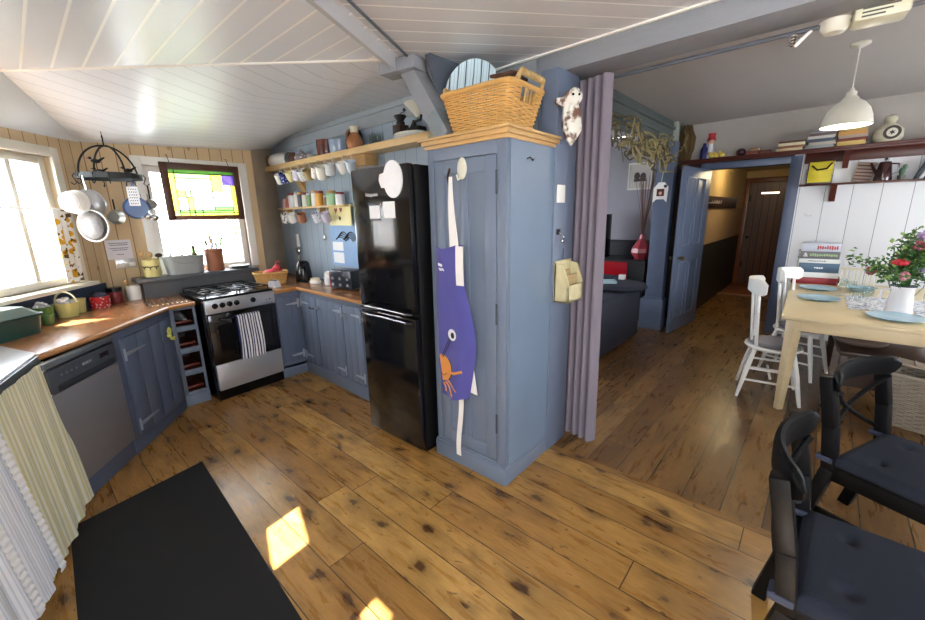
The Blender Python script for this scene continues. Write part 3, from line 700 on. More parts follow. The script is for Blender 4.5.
# striped tea towel over the oven handle
TOW = stripe_mat('navy_white_stripe', '23285c', 'e9e9ee', 9, thr=.45)
tt = thing('tea_towel', 'navy and white striped tea towel hanging over the oven door handle', 'towel', ct.location[:], ct.rotation_euler[2])
def towel(u, v):
    x = .205+.205*u+.012*math.sin(3*v)*v+ (.01*v*(u-.5)*2)
    if v < .06:
        a = v/.06*PI; return (x, -.058-.013*math.sin(a-PI/2)-.0, hz+.013+.0*a if v > .02 else hz+.006)
    z = hz+.008-.40*(v-.06)/.94*(1+.03*math.sin(u*3))
    return (x, -.074-.006*math.sin(u*13+v*4)-.003*math.sin(u*31), z)
uv_sheet('cloth', towel, 40, 26, .003, TOW, tt)
def towel2(u, v): return (.21+.19*u, -.045+.002*math.sin(u*9), hz+.010-.25*v)
uv_sheet('back_fold', towel2, 20, 8, .003, TOW, tt)
g = G(); g.box(.205, .41, -.072, -.042, hz+.0095, hz+.0125, .001); build('top_fold', g, TOW, tt)

# base units on the shelf wall
t = thing('base_cupboard', 'small blue-grey corner cupboard door facing sideways right of the cooker', 'cupboard', (-3.94, 1.60, 0), R(90))
g = G(); g.box(0, .262, 0, .5, .10, .88); g.box(0, .262, -.0, .02, 0, .12); build('body', g, BLUE, t)
plank_door(t, .02, .235, .16, .84, DD, -.018, 3)
for z in (.22, .76): tee_hinge(t, .23, z, -1, -.018, .12)
knob(t, (.05, -.018, .78))
g = G(); g.box(-.0, .25, -.012, .0, 0, .10, .003); build('plinth', g, BLUE, t)
t = thing('base_cupboard', 'blue-grey base cupboard with three plank doors between cooker corner and fridge', 'cupboard', (-3.93, 1.862, 0))
g = G(); g.box(0, 1.50, 0, .41, .10, .88); build('body', g, BLUE, t)
for x0, x1, hx, kx in ((.03, .33, .035, .29), (.345, .80, .80, .40), (.815, 1.1, 1.1, .86), (1.12, 1.48, 1.48, 1.16)):
    plank_door(t, x0, x1, .14, .84, BLUE, -.018, 3 if x1-x0 < .4 else 4)
    dx = 1 if hx < (x0+x1)/2 else -1
    for z in (.21, .77): tee_hinge(t, hx-dx*.0+dx*.005, z, dx, -.018, .14)
    if kx != .29: knob(t, (kx, -.018, .76), KNOBW, .019)
g = G(); g.tube([(.22, -.016, .735), (.23, -.04, .735), (.29, -.04, .735), (.30, -.016, .735)], .006, 8); build('bow_handle', g, IRON, t)
g = G(); g.box(0.01, 1.5, -.012, .02, 0, .115, .003); g.box(0.01, 1.5, -.016, .02, .115, .125, .003); build('plinth', g, BLUE, t)
RW = [(-3.925, 1.60), (-3.925, 1.84), (-2.42, 1.84), (-2.42, 2.275), (-5.06, 2.275), (-4.69, 1.865), (-4.47, 1.865), (-4.47, 1.60)]
t = thing('worktop', 'brown wooden corner worktop between the cooker and the fridge freezer', 'worktop')
g = G(); g.prism(RW, .885, .92); build('top', g, WORKTOP, t)
g = G(); g.tube([(-3.925, 1.60, .9025), (-3.925, 1.84, .9025), (-2.42, 1.84, .9025)], .0172, 8); build('edging', g, MATS['worktop_edge_wood'], t)

# fridge freezer
FB = mat('fridge_gloss_black', '0d0d10', .12, var=.05, coat=.3)
FS = mat('fridge_side_black', '0c0c0f', .45, var=.2)
t = thing('fridge_freezer', 'tall glossy black fridge freezer with magnets and papers on its door', 'fridge freezer', (-2.405, 1.575, 0), R(1.5))
Wf = .565
g = G(); g.box(0, Wf, .055, .62, .03, 1.895, .004); build('body', g, FS, t)
g = G(); g.box(0, Wf, 0, .05, .985, 1.90, .014); build('fridge_door', g, FB, t)
g = G(); g.box(0, Wf, 0, .05, .04, .965, .014); build('freezer_door', g, FB, t)
g = G(); g.box(.01, Wf-.01, .06, .6, 0, .04); build('base', g, BLACK, t)
for z0, z1 in ((.935, .96), (.99, 1.015)):
    g = G(); g.tube([(.03, .0, z0), (.05, -.030, z0+.005), (.28, -.036, (z0+z1)/2), (Wf-.05, -.030, z0+.005), (Wf-.03, .0, z0)], .010, 8); build('handle', g, mat('glossy_black_handle', '1c1c22', .08, coat=.8), t)
for x in (.12, .32): g = G(); g.cyl((x, .08, 1.90), (x, .08, 1.91), .018, n=12); build('hinge_cover', g, BLACK, t)
text('logo', 'Hotpoint', .034, MATS['logo_silver'], t, (.215, -.0012, 1.735), (PI/2, 0, 0))
FL = (t.location.x, t.location.y)
def on_fridge(nm, g, m, label, cat): o = solo(nm, g, m, label, cat, (FL[0], FL[1], 0), R(1.5)); return o
g = G(); g.box(.185, .29, -.004, -.0004, 1.585, 1.675); g.box(.18, .30, -.005, -.0003, 1.668, 1.680); g.box(.19, .305, -.005, -.0003, 1.575, 1.587)
o = on_fridge('pinned_note', g, PAPER, 'white note with dark top and bottom strips on the black fridge door', 'note')
for q in ((.178, .30, 1.668, 1.681), (.19, .306, 1.574, 1.587)): g = G(); g.box(q[0], q[1], -.0062, -.0052, q[2], q[3]); build('magnet_strip', g, mat('magnet_navy', '2b2a3f', .5), o)
g = G(); g.box(.325, .435, -.003, -.0004, 1.588, 1.688)
on_fridge('pinned_note', g, PAPER, 'plain white note on the fridge door, right of the striped one', 'note')
g = G(); k = 0
pts = [(.435+.085*math.cos(a), 1.815+.108*math.sin(a)) for a in [2*PI*i/28 for i in range(28)]]
g.prism(pts, .0004, .010, Matrix(((1,0,0,0),(0,0,-1,0),(0,1,0,0),(0,0,0,1))))
g.prism([(.37, 1.86), (.315, 1.85), (.305, 1.815), (.325, 1.77), (.37, 1.77)], .0004, .009, Matrix(((1,0,0,0),(0,0,-1,0),(0,1,0,0),(0,0,0,1))))
on_fridge('oven_mitt', g, mat('white_quilted_cloth', 'efeff2', .85, var=.05, bump=.4, bscale=30), 'white oven mitt shaped magnet on the top right of the fridge door', 'mitt')

# tall cupboard
t = thing('tall_cupboard', 'tall blue-grey painted cupboard with pine cornice beside the fridge freezer', 'cupboard', (-1.785, 1.70, 0), R(1.2))
Wt = .555
CB = mat('cupboard_front_paint', '6e7b8f', .4, var=.06, bump=.15, bscale=90)
g = G()
g.box(0, Wt, .02, .50, 0, 1.97); g.box(0, .045, 0, .02, .10, 1.97, .002); g.box(Wt-.06, Wt, 0, .02, .10, 1.97, .002); g.box(.04, Wt-.05, 0, .02, 1.90, 1.97, .002); g.box(.04, Wt-.05, 0, .02, .10, .135, .002)
build('body', g, CB, t)
g = G()
x0, x1 = .05, Wt-.065
g.box(x0, x0+.075, .0, .018, .14, 1.895, .002); g.box(x1-.075, x1, 0, .018, .14, 1.895, .002); g.box(x0+.19, x0+.25, .0, .018, .225, 1.82, .002)
for z in (1.82, .14): g.box(x0+.075, x1-.075, 0, .018, z, z+.085 if z < 1 else 1.895, .002)
g.box(x0+.06, x1-.06, .008, .018, .2, 1.85)
d = build('door', g, CB, t)
knob(d, (x0+.03, 0, .97), mat('glass_knob', 'cfe0e6', .1), .016)
g = G(); g.lathe([(0, 0), (.03, 0), (.034, .006), (.026, .012), (0, .016)], (x0+.215, 0, 1.845), 20, Matrix.Rotation(R(90), 4, 'X') @ Matrix.Diagonal((1, 1.7, 1, 1)))
g.tube([(x0+.215, -.008, 1.80), (x0+.215, -.04, 1.785), (x0+.215, -.05, 1.81)], .006, 8); build('coat_hook', g, mat('cream_china', 'd8d6c4', .3, var=.15), d)
g = G(); g.tube([(x0+.12, -.002, 1.85), (x0+.13, -.03, 1.80), (x0+.165, -.05, 1.74)], .007, 8); build('dark_strap', g, BROWNW, d)
for z in (.33, 1.0, 1.70): g = G(); g.cyl((x1+.004, -.004, z), (x1+.004, -.004, z+.12), .006, n=8); build('hinge', g, mat('dark_hinge', '3c414b', .4), t)
g = G(); g.box(-.012, Wt+.012, -.014, .49, 0, .105, .003); g.box(-.008, Wt+.008, -.009, .49, .105, .122, .004); build('plinth', g, CB, t)
g = G()
for (o_, z0, z1) in ((.012, 1.965, 1.985), (.026, 1.985, 2.008), (.040, 2.008, 2.022)): g.box(-o_, Wt+o_, -o_, .50, z0, z1, .003)
build('cornice', g, PINEW, t)
g = G(); g.box(Wt-.002, Wt+.004, .03, .49, .12, 1.965); build('side_panel', g, mat('window_lit_side_paint', '70839b', .4, var=.08, bump=.1), t)  # bluer side tone paints in the soft window light falling on it
g = G(); g.tube([(Wt+.004, .18, 1.88), (Wt+.012, .20, 1.89), (Wt+.012, .23, 1.875), (Wt+.004, .25, 1.885)], .003, 6); build('wire_loop', g, IRON, t)
g = G(); g.box(-.052, -.02, .30, .48, 1.92, 2.01, .004)
build('shelf_bracket', g, PINEP, t)
# ================================================================ kitchen: small things
rnd = random.Random(11)
WICK = mat('honey_wicker', 'cfa25f', .55, var=.25, scale=18, bump=.2)
WICKP = mat('pale_wicker', 'b79a66', .6, var=.25, scale=18)
WICKG = mat('grey_rattan', '9a8f80', .65, var=.25, scale=14)
def rrect(w, d, r, n=5):
    pts = []
    for cx, cy, a0 in ((w/2-r, d/2-r, 0), (-w/2+r, d/2-r, 90), (-w/2+r, -d/2+r, 180), (w/2-r, -d/2+r, 270)):
        for i in range(n+1):
            a = R(a0+90*i/n); pts.append((cx+r*math.cos(a), cy+r*math.sin(a)))
    return pts
def resample(pts, n):
    P = [Vector(p) for p in pts]; P.append(P[0]); L = [0]
    for a, b_ in zip(P, P[1:]): L.append(L[-1]+(b_-a).length)
    out = []; j = 0
    for i in range(n):
        s = L[-1]*i/n
        while L[j+1] < s: j += 1
        f = (s-L[j])/max(1e-9, L[j+1]-L[j]); out.append(P[j].lerp(P[j+1], f))
    return out
def woven(parent, w0, d0, w1, d1, h, rows, stakes, m, r=.004, amp=.004, name='weave', base=True, rad=.04, skip=None):
    """basket wall of woven rods between base (w0,d0) and rim (w1,d1)"""
    g = G(); N = stakes*4
    for k in range(rows):
        t_ = (k+.5)/rows; w_ = w0+(w1-w0)*t_; d_ = d0+(d1-d0)*t_; z = h*t_
        p = resample([(x, y, 0) for x, y in rrect(w_, d_, rad)], N)
        pts = []
        for i, q in enumerate(p):
            nrm = Vector((q.x/(w_*w_), q.y/(d_*d_), 0)).normalized(); s = math.sin(2*PI*i/8 + (PI if k % 2 else 0))
            pts.append((q.x+nrm.x*amp*s, q.y+nrm.y*amp*s, z))
        if skip:
            run = []
            for i, q in enumerate(pts+[pts[0]]):
                if skip(q): 
                    if len(run) > 1: g.tube(run, r, 5)
                    run = []
                else: run.append(q)
            if len(run) > 1: g.tube(run, r, 5)
        else: g.tube(pts, r, 5, closed=True)
    P0 = resample([(x, y, 0) for x, y in rrect(w0, d0, rad)], stakes); P1 = resample([(x, y, h) for x, y in rrect(w1, d1, rad)], stakes)
    for a, b_ in zip(P0, P1): g.tube([a, b_], r*.8, 5)
    if base: g.box(-w0/2+.01, w0/2-.01, -d0/2+.01, d0/2-.01, 0, .006)
    build(name, g, m, parent)
    g = G(); rim = resample([(x, y, h) for x, y in rrect(w1+.006, d1+.006, rad)], 40); g.tube(rim, r*2.2, 7, closed=True)
    pr = resample([(x, y, h) for x, y in rrect(w1+.008, d1+.008, rad)], 160)
    g.tube([Vector((q.x, q.y, q.z))+Vector((0, 0, 1))*(.005*math.sin(i*.8))+Vector((q.x, q.y, 0)).normalized()*.005*math.cos(i*.8) for i, q in enumerate(pr)], r*.9, 5, closed=True)
    return build('rim', g, m, parent)

# big basket on the cupboard
CX, CY = -1.445, 1.875
t = thing('wicker_basket', 'large honey coloured wicker basket standing on the pine cornice of the tall cupboard', 'basket', (CX, CY, 2.024), R(3))
woven(t, .355, .27, .45, .35, .20, 19, 30, WICK, .0056, .0035, skip=lambda q: q[0] > .185 and abs(q[1]) < .06 and .125 < q[2] < .185)
for sx in (1, -1):
    g = G(); g.tube([(sx*.225, -.12, .205), (sx*.245, -.11, .245), (sx*.245, .11, .245), (sx*.225, .12, .205)], .013, 8)
    for y in (-.03, .0, .03): g.tube([(sx*.21, y, .12), (sx*.225, y, .20)], .004, 5)
    g.tube([(sx*(.245+.0)+.014*math.cos(i*.7), -.11+.22*i/60, .245+.014*math.sin(i*.7)) for i in range(61)], .004, 5); build('handle', g, WICKP, t)
g = G(); g.tube([(.10, -.13, .20), (.12, -.06, .215), (.15, .02, .225), (.17, .10, .22)], [.008, .014, .016, .008], 9); g.tube([(.13, -.08, .21), (.15, -.02, .235), (.17, .03, .235)], .010, 7)
solo('dried_branch', g, mat('dark_dried_wood', '5c3a2a', .6, var=.4, scale=20, bump=.4), 'dark dried branch lying across the right end of the large basket', 'branch', (CX+.01, CY-.04, 2.055), R(3))
g = G(); k = len(g.v); g.lathe([(0, 0), (.10, .0), (.155, .012), (.165, .020), (.165, .026), (.15, .02), (.10, .008), (0, .007)], (0, 0, 0), 40)
g.since(k, Matrix.Diagonal((1, 1.12, 1, 1)))
PLM = bpy.data.materials.new('blue_striped_platter'); q = NT(PLM)
sp = q.n('ShaderNodeSeparateXYZ'); q.l(q.coord(), sp.inputs[0]); nz = q.noise(q.coord((6, 1, 1)), 5, 2)
xx = q.math('ADD', sp.outputs[0], q.math('MULTIPLY', nz, .01)); f1 = q.math('FRACT', q.math('MULTIPLY', xx, 22)); f2 = q.math('FRACT', q.math('MULTIPLY', xx, 53))
c = q.mix(q.math('GREATER_THAN', f1, .84), lin('cfe3ea'), lin('3f5560')); c = q.mix(q.math('MULTIPLY', q.math('GREATER_THAN', f2, .7), .5), c, lin('8fb6cc')); q.l(c, q.b.inputs['Base Color']); q.b.inputs['Roughness'].default_value = .2
o = solo('platter', g, PLM, 'oval pale blue platter with dark stripes leaning upright inside the large basket', 'plate', (-1.66, 1.97, 2.29), rot=(R(82), R(6), R(28)))

# glass cloche on the cupboard corner
t = thing('glass_bell_jar', 'clear glass bell jar on the left corner of the pine cornice', 'jar', (-1.755, 1.775, 2.024))
g = G(); g.lathe([(.068, 0), (.068, .10), (.062, .135), (.045, .158), (.02, .168), (0, .170)], n=28); g.lathe([(.064, 0), (.064, .10), (.058, .133), (.042, .154), (.02, .163), (0, .165)], n=28); build('bell', g, JGLASS, t)
g = G(); g.lathe([(.069, 0), (.074, .004), (.069, .01), (.064, .005), (.069, 0)], n=28); build('foot_ring', g, mat('thick_glass_edge', 'aab4b6', .1), t)

# long pine shelf with things on it
t = thing('mug_shelf', 'long pine shelf with white cup hooks high on the blue wall', 'shelf')
g = G(); g.box(-4.86, -1.87, 2.08, 2.276, 2.128, 2.150, .003); g.box(-4.86, -1.87, 2.066, 2.084, 2.118, 2.172, .005); build('board', g, PINEP, t)
for x0, x1 in ((-4.46, -4.36), (-2.0, -1.93)):
    g = G(); g.prism([(2.276, 1.88), (2.276, 2.128), (2.10, 2.128), (2.12, 2.08), (2.20, 2.02)], x0, x1, Matrix(((0,0,1,0),(1,0,0,0),(0,1,0,0),(0,0,0,1)))); build('bracket', g, PINEW, t)
g = G(); g.box(-3.30, -3.02, 2.14, 2.27, 2.035, 2.128, .004); solo('wooden_box', g, PINEW, 'small pine box fixed under the long shelf above the fridge', 'box')
MX = [-4.44, -4.33, -4.18, -4.04, -3.92, -3.80, -3.66, -3.52, -3.38, -3.22, -3.08]
HK = mat('white_hook', 'ecebe6', .4)
for x in MX:
    g = G(); g.tube([(x, 2.075, 2.13), (x, 2.05, 2.12), (x, 2.035, 2.10), (x, 2.045, 2.085), (x, 2.06, 2.09)], .0035, 6); build('cup_hook', g, HK, t)
def make_mug(label, m, loc, rz, tilt, s=1., h=.088, r=.04, cup=False, hm=None, group=None):
    t = thing('mug', label, 'mug', loc, rot=(R(rnd.uniform(-8, 8)), R(tilt), rz), group=group); t.scale = (s,)*3
    # origin at handle top; body hangs below
    M = Matrix.Translation((.048, 0, -.045)) @ Matrix.Rotation(R(0), 4, 'Y')
    g = G(); k = len(g.v)
    if cup: prof = [(0, 0), (r*.55, 0), (r*.85, h*.4), (r, h), (r-.003, h), (r*.82, h*.42), (0, .006)]
    else: prof = [(0, 0), (r*.92, 0), (r, h*.08), (r, h), (r-.003, h), (r-.003, .008), (0, .006)]
    g.lathe(prof, (0, 0, -h/2), 22); g.since(k, M); build('body', g, m, t)
    g = G(); g.tube([(.012, 0, -.018), (-.006, 0, -.012), (-.018, 0, -.03), (-.018, 0, -.058), (-.004, 0, -.075), (.012, 0, -.070)], .0045, 8); build('handle', g, hm or m, t)
    return t
def dotted(name, c1, c2, scale=30, thr=.35):
    m = bpy.data.materials.new(name); q = NT(m); vo = q.n('ShaderNodeTexVoronoi'); vo.inputs['Scale'].default_value = scale; q.l(q.coord(), vo.inputs['Vector'])
    q.l(q.mix(q.math('GREATER_THAN', vo.outputs['Distance'], thr), lin(c2), lin(c1)), q.b.inputs['Base Color']); q.b.inputs['Roughness'].default_value = .2; MATS[name] = m; return m
mugs = [('white mug, leftmost hanging below the long shelf', WHITE), ('dark blue patterned mug hanging second from the left below the long shelf', dotted('blue_pattern', '2b3a86', 'e8e8ee', 60, .3)),
 ('cream mug with yellow rim hanging third from the left below the long shelf', mat('cream_yellow_china', 'e9dfa8', .2, var=.1)), ('white mug with lilac tint hanging fourth from the left below the shelf', mat('lilac_china', 'd9d4e6', .2)),
 ('white patterned mug hanging fifth from the left below the shelf', dotted('faint_grey_pattern', 'eeeeea', 'b9b9c0', 50, .28)), ('olive brown mug hanging sixth from the left below the shelf', mat('olive_china', 'a08e5f', .3, var=.2)),
 ('white mug with pink spots, seventh from the left below the shelf', dotted('pink_spots', 'efe9e6', 'd3a2a2', 45, .25)), ('large off-white mug hanging eighth from the left below the shelf', mat('offwhite_china', 'e6e1d4', .2)),
 ('pale grey striped mug hanging ninth from the left below the shelf', mat('palegrey_china', 'd6d8da', .2)), ('white cup hanging tenth from the left below the shelf', WHITE), ('pale blue and white cup hanging at the right end of the mug row', mat('paleblue_china', 'cfdbe8', .2))]
for i, (x, (lb, m)) in enumerate(zip(MX, mugs)):
    make_mug(lb, m, (x, 2.035, 2.083), R(rnd.uniform(-60, -20)), rnd.uniform(15, 35), 1.12 if i != 7 else 1.3, cup=i in (2, 9, 10), group='mugs on hooks below the long shelf')

SZ = 2.151
t = thing('white_jug', 'large white jug lying on its side at the left end of the long shelf', 'jug', (-4.86, 2.17, SZ+.085), rot=(0, R(90), R(4)))
g = G(); g.lathe([(0, 0), (.06, 0), (.082, .06), (.085, .20), (.07, .33), (.075, .38), (.07, .38), (.065, .33), (.08, .2), (0, .01)], n=26); build('body', g, WHITE, t)
g = G(); g.tube([(0, .08, .12), (0, .13, .14), (0, .14, .22), (0, .10, .28), (0, .07, .29)], .009, 8); build('handle', g, WHITE, t)
g = G(); g.lathe([(0, 0), (.075, 0), (.08, .006), (.05, .012), (0, .014)], (-4.93, 2.16, SZ+.078), 26, Matrix.Rotation(R(-80), 4, 'Y'))
solo('round_trivet', g, mat('brown_cork', '8a6a4a', .7, var=.3), 'round brown trivet propped at the far left end of the long shelf', 'trivet')
t = thing('teapot', 'small patterned teapot on the long shelf, between the white jug and the brown pot', 'teapot', (-4.20, 2.18, SZ))
g = G(); g.lathe([(0, 0), (.04, 0), (.07, .04), (.072, .07), (.045, .11), (.03, .115), (0, .12)], n=22); build('body', g, dotted('teapot_pattern', '8d8288', 'e2dcd6', 35, .3), t)
g = G(); g.tube([(.06, 0, .05), (.10, 0, .07), (.115, 0, .11)], [.014, .01, .007], 8); build('spout', g, MATS['teapot_pattern'], t)
g = G(); g.tube([(-.06, 0, .09), (-.10, 0, .09), (-.11, 0, .06), (-.07, 0, .03)], .006, 8); build('handle', g, MATS['teapot_pattern'], t)
g = G(); g.lathe([(.032, .113), (.02, .13), (.008, .135), (.012, .147), (0, .152)], n=16); build('lid', g, MATS['teapot_pattern'], t)
def stone_vase(): pass
g = G(); g.lathe([(0, 0), (.035, 0), (.05, .03), (.045, .09), (.03, .12), (.034, .13), (.028, .13), (.04, .08), (0, .01)], (-4.36, 2.16, SZ), 20); solo('pottery_cup', g, mat('brown_glaze', '5a4038', .3, var=.3), 'small brown pottery cup right beside the white jug on the shelf', 'cup')
g = G(); g.lathe([(0, 0), (.04, 0), (.052, .03), (.05, .075), (.046, .075), (.045, .03), (0, .01)], (-4.02, 2.2, SZ), 20); solo('pottery_cup', g, mat('grey_glaze', 'a8a5a0', .3, var=.2), 'pale grey cup behind the teapot on the long shelf', 'cup')
g = G(); g.lathe([(0, 0), (.095, 0), (.098, .01), (.098, .165), (.09, .165), (.088, .02), (0, .014)], (-3.68, 2.18, SZ), 28); solo('storage_jar', g, mat('red_brown_glaze', '5a2a20', .25, var=.25), 'wide red-brown cylindrical pot on the long shelf', 'jar')
g = G(); g.lathe([(0, 0), (.085, 0), (.09, .01), (.098, .14), (.093, .14), (.084, .015), (0, .012)], (-3.46, 2.18, SZ), 28); solo('blue_glass_bowl', g, mat('smoky_blue_glass', '8c9db0', .1, var=.1), 'smoky pale blue glass jar on the shelf right of the brown pot', 'bowl')
g = G(); g.lathe([(0, 0), (.055, 0), (.075, .05), (.075, .17), (.06, .20), (.055, .20), (.07, .16), (0, .01)], (-3.27, 2.215, SZ), 24); solo('dark_vase', g, mat('black_glaze', '26272a', .25), 'dark vase standing behind the copper-brown jug on the shelf', 'vase')
t = thing('brown_jug', 'copper brown stoneware jug with cream neck on the long shelf', 'jug', (-3.15, 2.14, SZ), R(200))
g = G(); g.lathe([(0, 0), (.045, 0), (.072, .04), (.075, .085), (.05, .13), (.032, .155)], n=24); build('body', g, mat('copper_glaze', 'a4683c', .25, var=.2), t)
g = G(); g.lathe([(.032, .155), (.034, .19), (.042, .205), (.037, .205), (.028, .18), (.026, .155)], n=24); build('neck', g, mat('cream_glaze', 'ddcdb0', .3), t)
g = G(); g.tube([(.036, 0, .18), (.07, 0, .175), (.085, 0, .14), (.072, 0, .10)], .008, 8); build('handle', g, MATS['copper_glaze'], t)
for i, x in enumerate((-2.94, -2.84)):
    g = G(); g.lathe([(0, 0), (.04, 0), (.048, .02), (.052, .12), (.048, .12), (.042, .015), (0, .01)], (x, 2.2-.05*i, SZ), 22); solo('tumbler', g, JGLASS, ('left' if not i else 'right')+' one of two clear glass tumblers on the long shelf', 'glass', group='glass tumblers on the long shelf')
g = G()
for i in range(5): g.lathe([(0, .012*i), (.12, .012*i), (.155, .012*i+.022), (.15, .024+.012*i), (.11, .006+.012*i), (0, .006+.012*i)], (0, 0, 0), 32)
for i, (z, s_) in enumerate(((0, 1.08), (.020, 1.0), (.040, .92))):
    g = G(); g.lathe([(0, 0), (.13, 0), (.17, .018), (.165, .022), (.12, .005), (0, .005)], (0, 0, 0), 32); k = 0; g.since(k, Matrix.Diagonal((s_, .62*s_, 1, 1)))
    solo('white_dish', g, WHITE, ['largest oval white dish, lowest of the stack on the long shelf', 'middle oval white dish in the stack on the long shelf', 'smallest oval white dish, topmost of the stack on the long shelf'][i], 'dish', (-2.47, 2.175, SZ+z), group='oval dishes stacked on the long shelf')
DS = SZ+.065
t = thing('coffee_grinder', 'old dark coffee grinder standing on the stack of white dishes', 'grinder', (-2.58, 2.18, DS))
g = G(); g.box(-.045, .045, -.045, .045, 0, .07, .004); build('box', g, BROWNW, t)
g = G(); g.lathe([(.03, .07), (.035, .09), (.022, .10), (.05, .135), (.045, .14), (0, .13)], n=18); build('funnel', g, IRON, t)
g = G(); g.tube([(0, 0, .13), (0, 0, .155), (.05, 0, .16)], .004, 6); g.sph((.05, 0, .172), .012); build('crank', g, IRON, t)
t = thing('kitchen_scales', 'black iron kitchen scales with a white funnel pan, right of the grinder', 'scales', (-2.40, 2.18, DS))
g = G(); g.box(-.07, .07, -.04, .04, 0, .03, .006); g.tube([(-.06, 0, .03), (-.03, 0, .07), (.05, 0, .075), (.06, 0, .11)], .010, 8); g.cyl((-.02, 0, .03), (-.02, 0, .08), .015); build('stand', g, IRON, t)
g = G(); g.lathe([(.025, .10), (.105, .19), (.10, .192), (.02, .105)], (.03, 0, 0), 26); g.cyl((.03, 0, .09), (.03, 0, .105), .024); build('pan', g, mat('cream_enamel', 'd8d4c4', .3, var=.08), t)
g = G(); g.lathe([(0, 0), (.05, 0), (.055, .01), (.055, .14), (.03, .17), (0, .17)], (-2.22, 2.23, SZ), 20); solo('dark_canister', g, mat('dark_tin', '3b302a', .4, var=.3), 'dark canister behind the brace at the right end of the shelf', 'canister')

# lower shelf with jars and mugs
t = thing('spice_shelf', 'short pine shelf with small jars, fixed low on the blue wall', 'shelf')
g = G(); g.box(-4.80, -3.40, 2.13, 2.276, 1.700, 1.718, .003); build('board', g, PINEP, t)
for x in (-4.78, -3.95): g = G(); g.box(x, x+.05, 2.16, 2.276, 1.60, 1.70, .003); build('bracket', g, PINEW, t)
for i, x in enumerate((-4.60, -4.42, -4.20, -3.90, -3.72)): g = G(); g.tube([(x, 2.15, 1.70), (x, 2.13, 1.685), (x, 2.13, 1.67), (x, 2.15, 1.672)], .003, 6); build('cup_hook', g, HK, t)
jars = [('d9a49a', .032, .10, 'pink'), ('c96a5a', .03, .13, 'red'), ('d8dde0', .04, .16, 'pale grey'), ('e8e6e0', .035, .17, 'white'), ('4a4e52', .03, .16, 'black'), ('e2e2da', .038, .15, 'off-white'), ('7d9a5e', .03, .14, 'green'), ('f0eee8', .036, .16, 'bright white'), ('e0a030', .045, .15, 'orange'), ('7a4a2a', .03, .10, 'brown'), ('9fc89a', .05, .14, 'mint green'), ('efeef0', .045, .12, 'milk white')]
xs = [-4.74, -4.66, -4.56, -4.46, -4.37, -4.27, -4.17, -4.07, -3.95, -3.84, -3.72, -3.58]
for i, ((c, r, h, nm), x) in enumerate(zip(jars, xs)):
    t = thing('spice_jar', f'{nm} jar on the short shelf, {["first","second","third","fourth","fifth","sixth","seventh","eighth","ninth","tenth","eleventh","twelfth"][i]} from the left', 'jar', (x, 2.2+.01*(i % 2), 1.7185), group='jars on the short shelf')
    g = G(); g.lathe([(0, 0), (r, 0), (r*1.03, h*.1), (r, h*.8), (r*.8, h*.85)], n=18); g.lathe([(r*.8, h*.85), (0, h*.85)], n=18); build('body', g, mat('jar_'+c, c, .3, var=.12), t)
    g = G(); g.lathe([(r*.85, h*.83), (r*.88, h*.86), (r*.86, h), (0, h)], n=18); build('lid', g, mat('jar_lid_%d' % (i % 3), ['b9bcc0', 'c9a15e', '8d2f2a'][i % 3], .35), t)
lm = [('black and white mug hanging below the left end of the short shelf', dotted('black_white_pattern', 'eeeeee', '222228', 40, .3)), ('white mug hanging second from the left below the short shelf', WHITE), ('terracotta glazed cup hanging third below the short shelf', mat('terracotta_glaze', 'b0795c', .3, var=.2)), ('pale blue patterned mug hanging fourth below the short shelf', dotted('blue_spots', 'dfe2ec', '4c5aa5', 45, .25)), ('white mug with a violet band hanging at the right end below the short shelf', mat('violet_band_china', 'cfc8de', .25, var=.2))]
for (lb, m), x in zip(lm, (-4.60, -4.42, -4.20, -3.90, -3.72)):
    make_mug(lb, m, (x, 2.125, 1.672), R(-50), 25, 1.1, group='mugs below the short shelf')
g = G(); g.tube([(-4.05, 2.27, 1.66), (-4.05, 2.262, 1.42)], .004, 6); g.sph((-4.05, 2.262, 1.39), (.022, .008, .032), 12); solo('ladle', g, CHROME, 'thin steel spoon hanging on the blue wall below the short shelf', 'spoon')
t = thing('wall_corkscrew', 'white and steel corkscrew hanging on the blue wall above the kettle', 'corkscrew', (-4.66, 2.268, 1.30))
g = G(); g.box(-.03, .03, -.02, .005, -.03, .12, .01); build('body', g, WHITE, t); g = G(); g.sph((0, -.02, -.08), (.045, .02, .045)); build('dial', g, CHROME, t); g = G(); g.cyl((0, -.02, -.14), (0, -.02, -.2), .014); build('handle', g, CHROME, t)
# pictures on the blue wall
t = thing('heart_placard', 'pale yellow tin placard with two red hearts beside the short shelf', 'placard', (-3.62, 2.20, 1.62), R(-3))
g = G(); g.box(-.19, .24, -.004, .004, -.10, .10, .002); build('board', g, mat('pale_yellow_tin', 'e9dfa2', .4, var=.06), t)
for x, z, s_ in ((-.04, .045, .03), (.06, .05, .026)):
    g = G(); g.prism([(x, z-s_), (x+s_, z+.2*s_), (x+s_*.9, z+.7*s_), (x+s_*.45, z+.85*s_), (x, z+.45*s_), (x-s_*.45, z+.85*s_), (x-s_*.9, z+.7*s_), (x-s_, z+.2*s_)], .0045, .006, Matrix(((1,0,0,0),(0,0,-1,0),(0,1,0,0),(0,0,0,1)))); build('heart', g, mat('heart_red', 'a8323a', .4), t)
g = G(); g.sph((.03, -.005, -.03), (.02, .002, .02), 12); build('brown_mark', g, BROWNW, t)
t = thing('zebra_poster', 'blue and white poster with striped black and white animals beside the fridge', 'poster', (-3.75, 2.274, 1.30))
g = G(); g.box(-.19, .30, -.003, .003, -.2, .22); build('sheet', g, mat('poster_blue', '8fb0d8', .6, var=.1), t)
g = G(); g.box(-.15, .05, -.0045, -.003, -.17, -.06); g.box(-.15, .05, -.0045, -.003, -.04, .05); build('white_panel', g, PAPER, t)
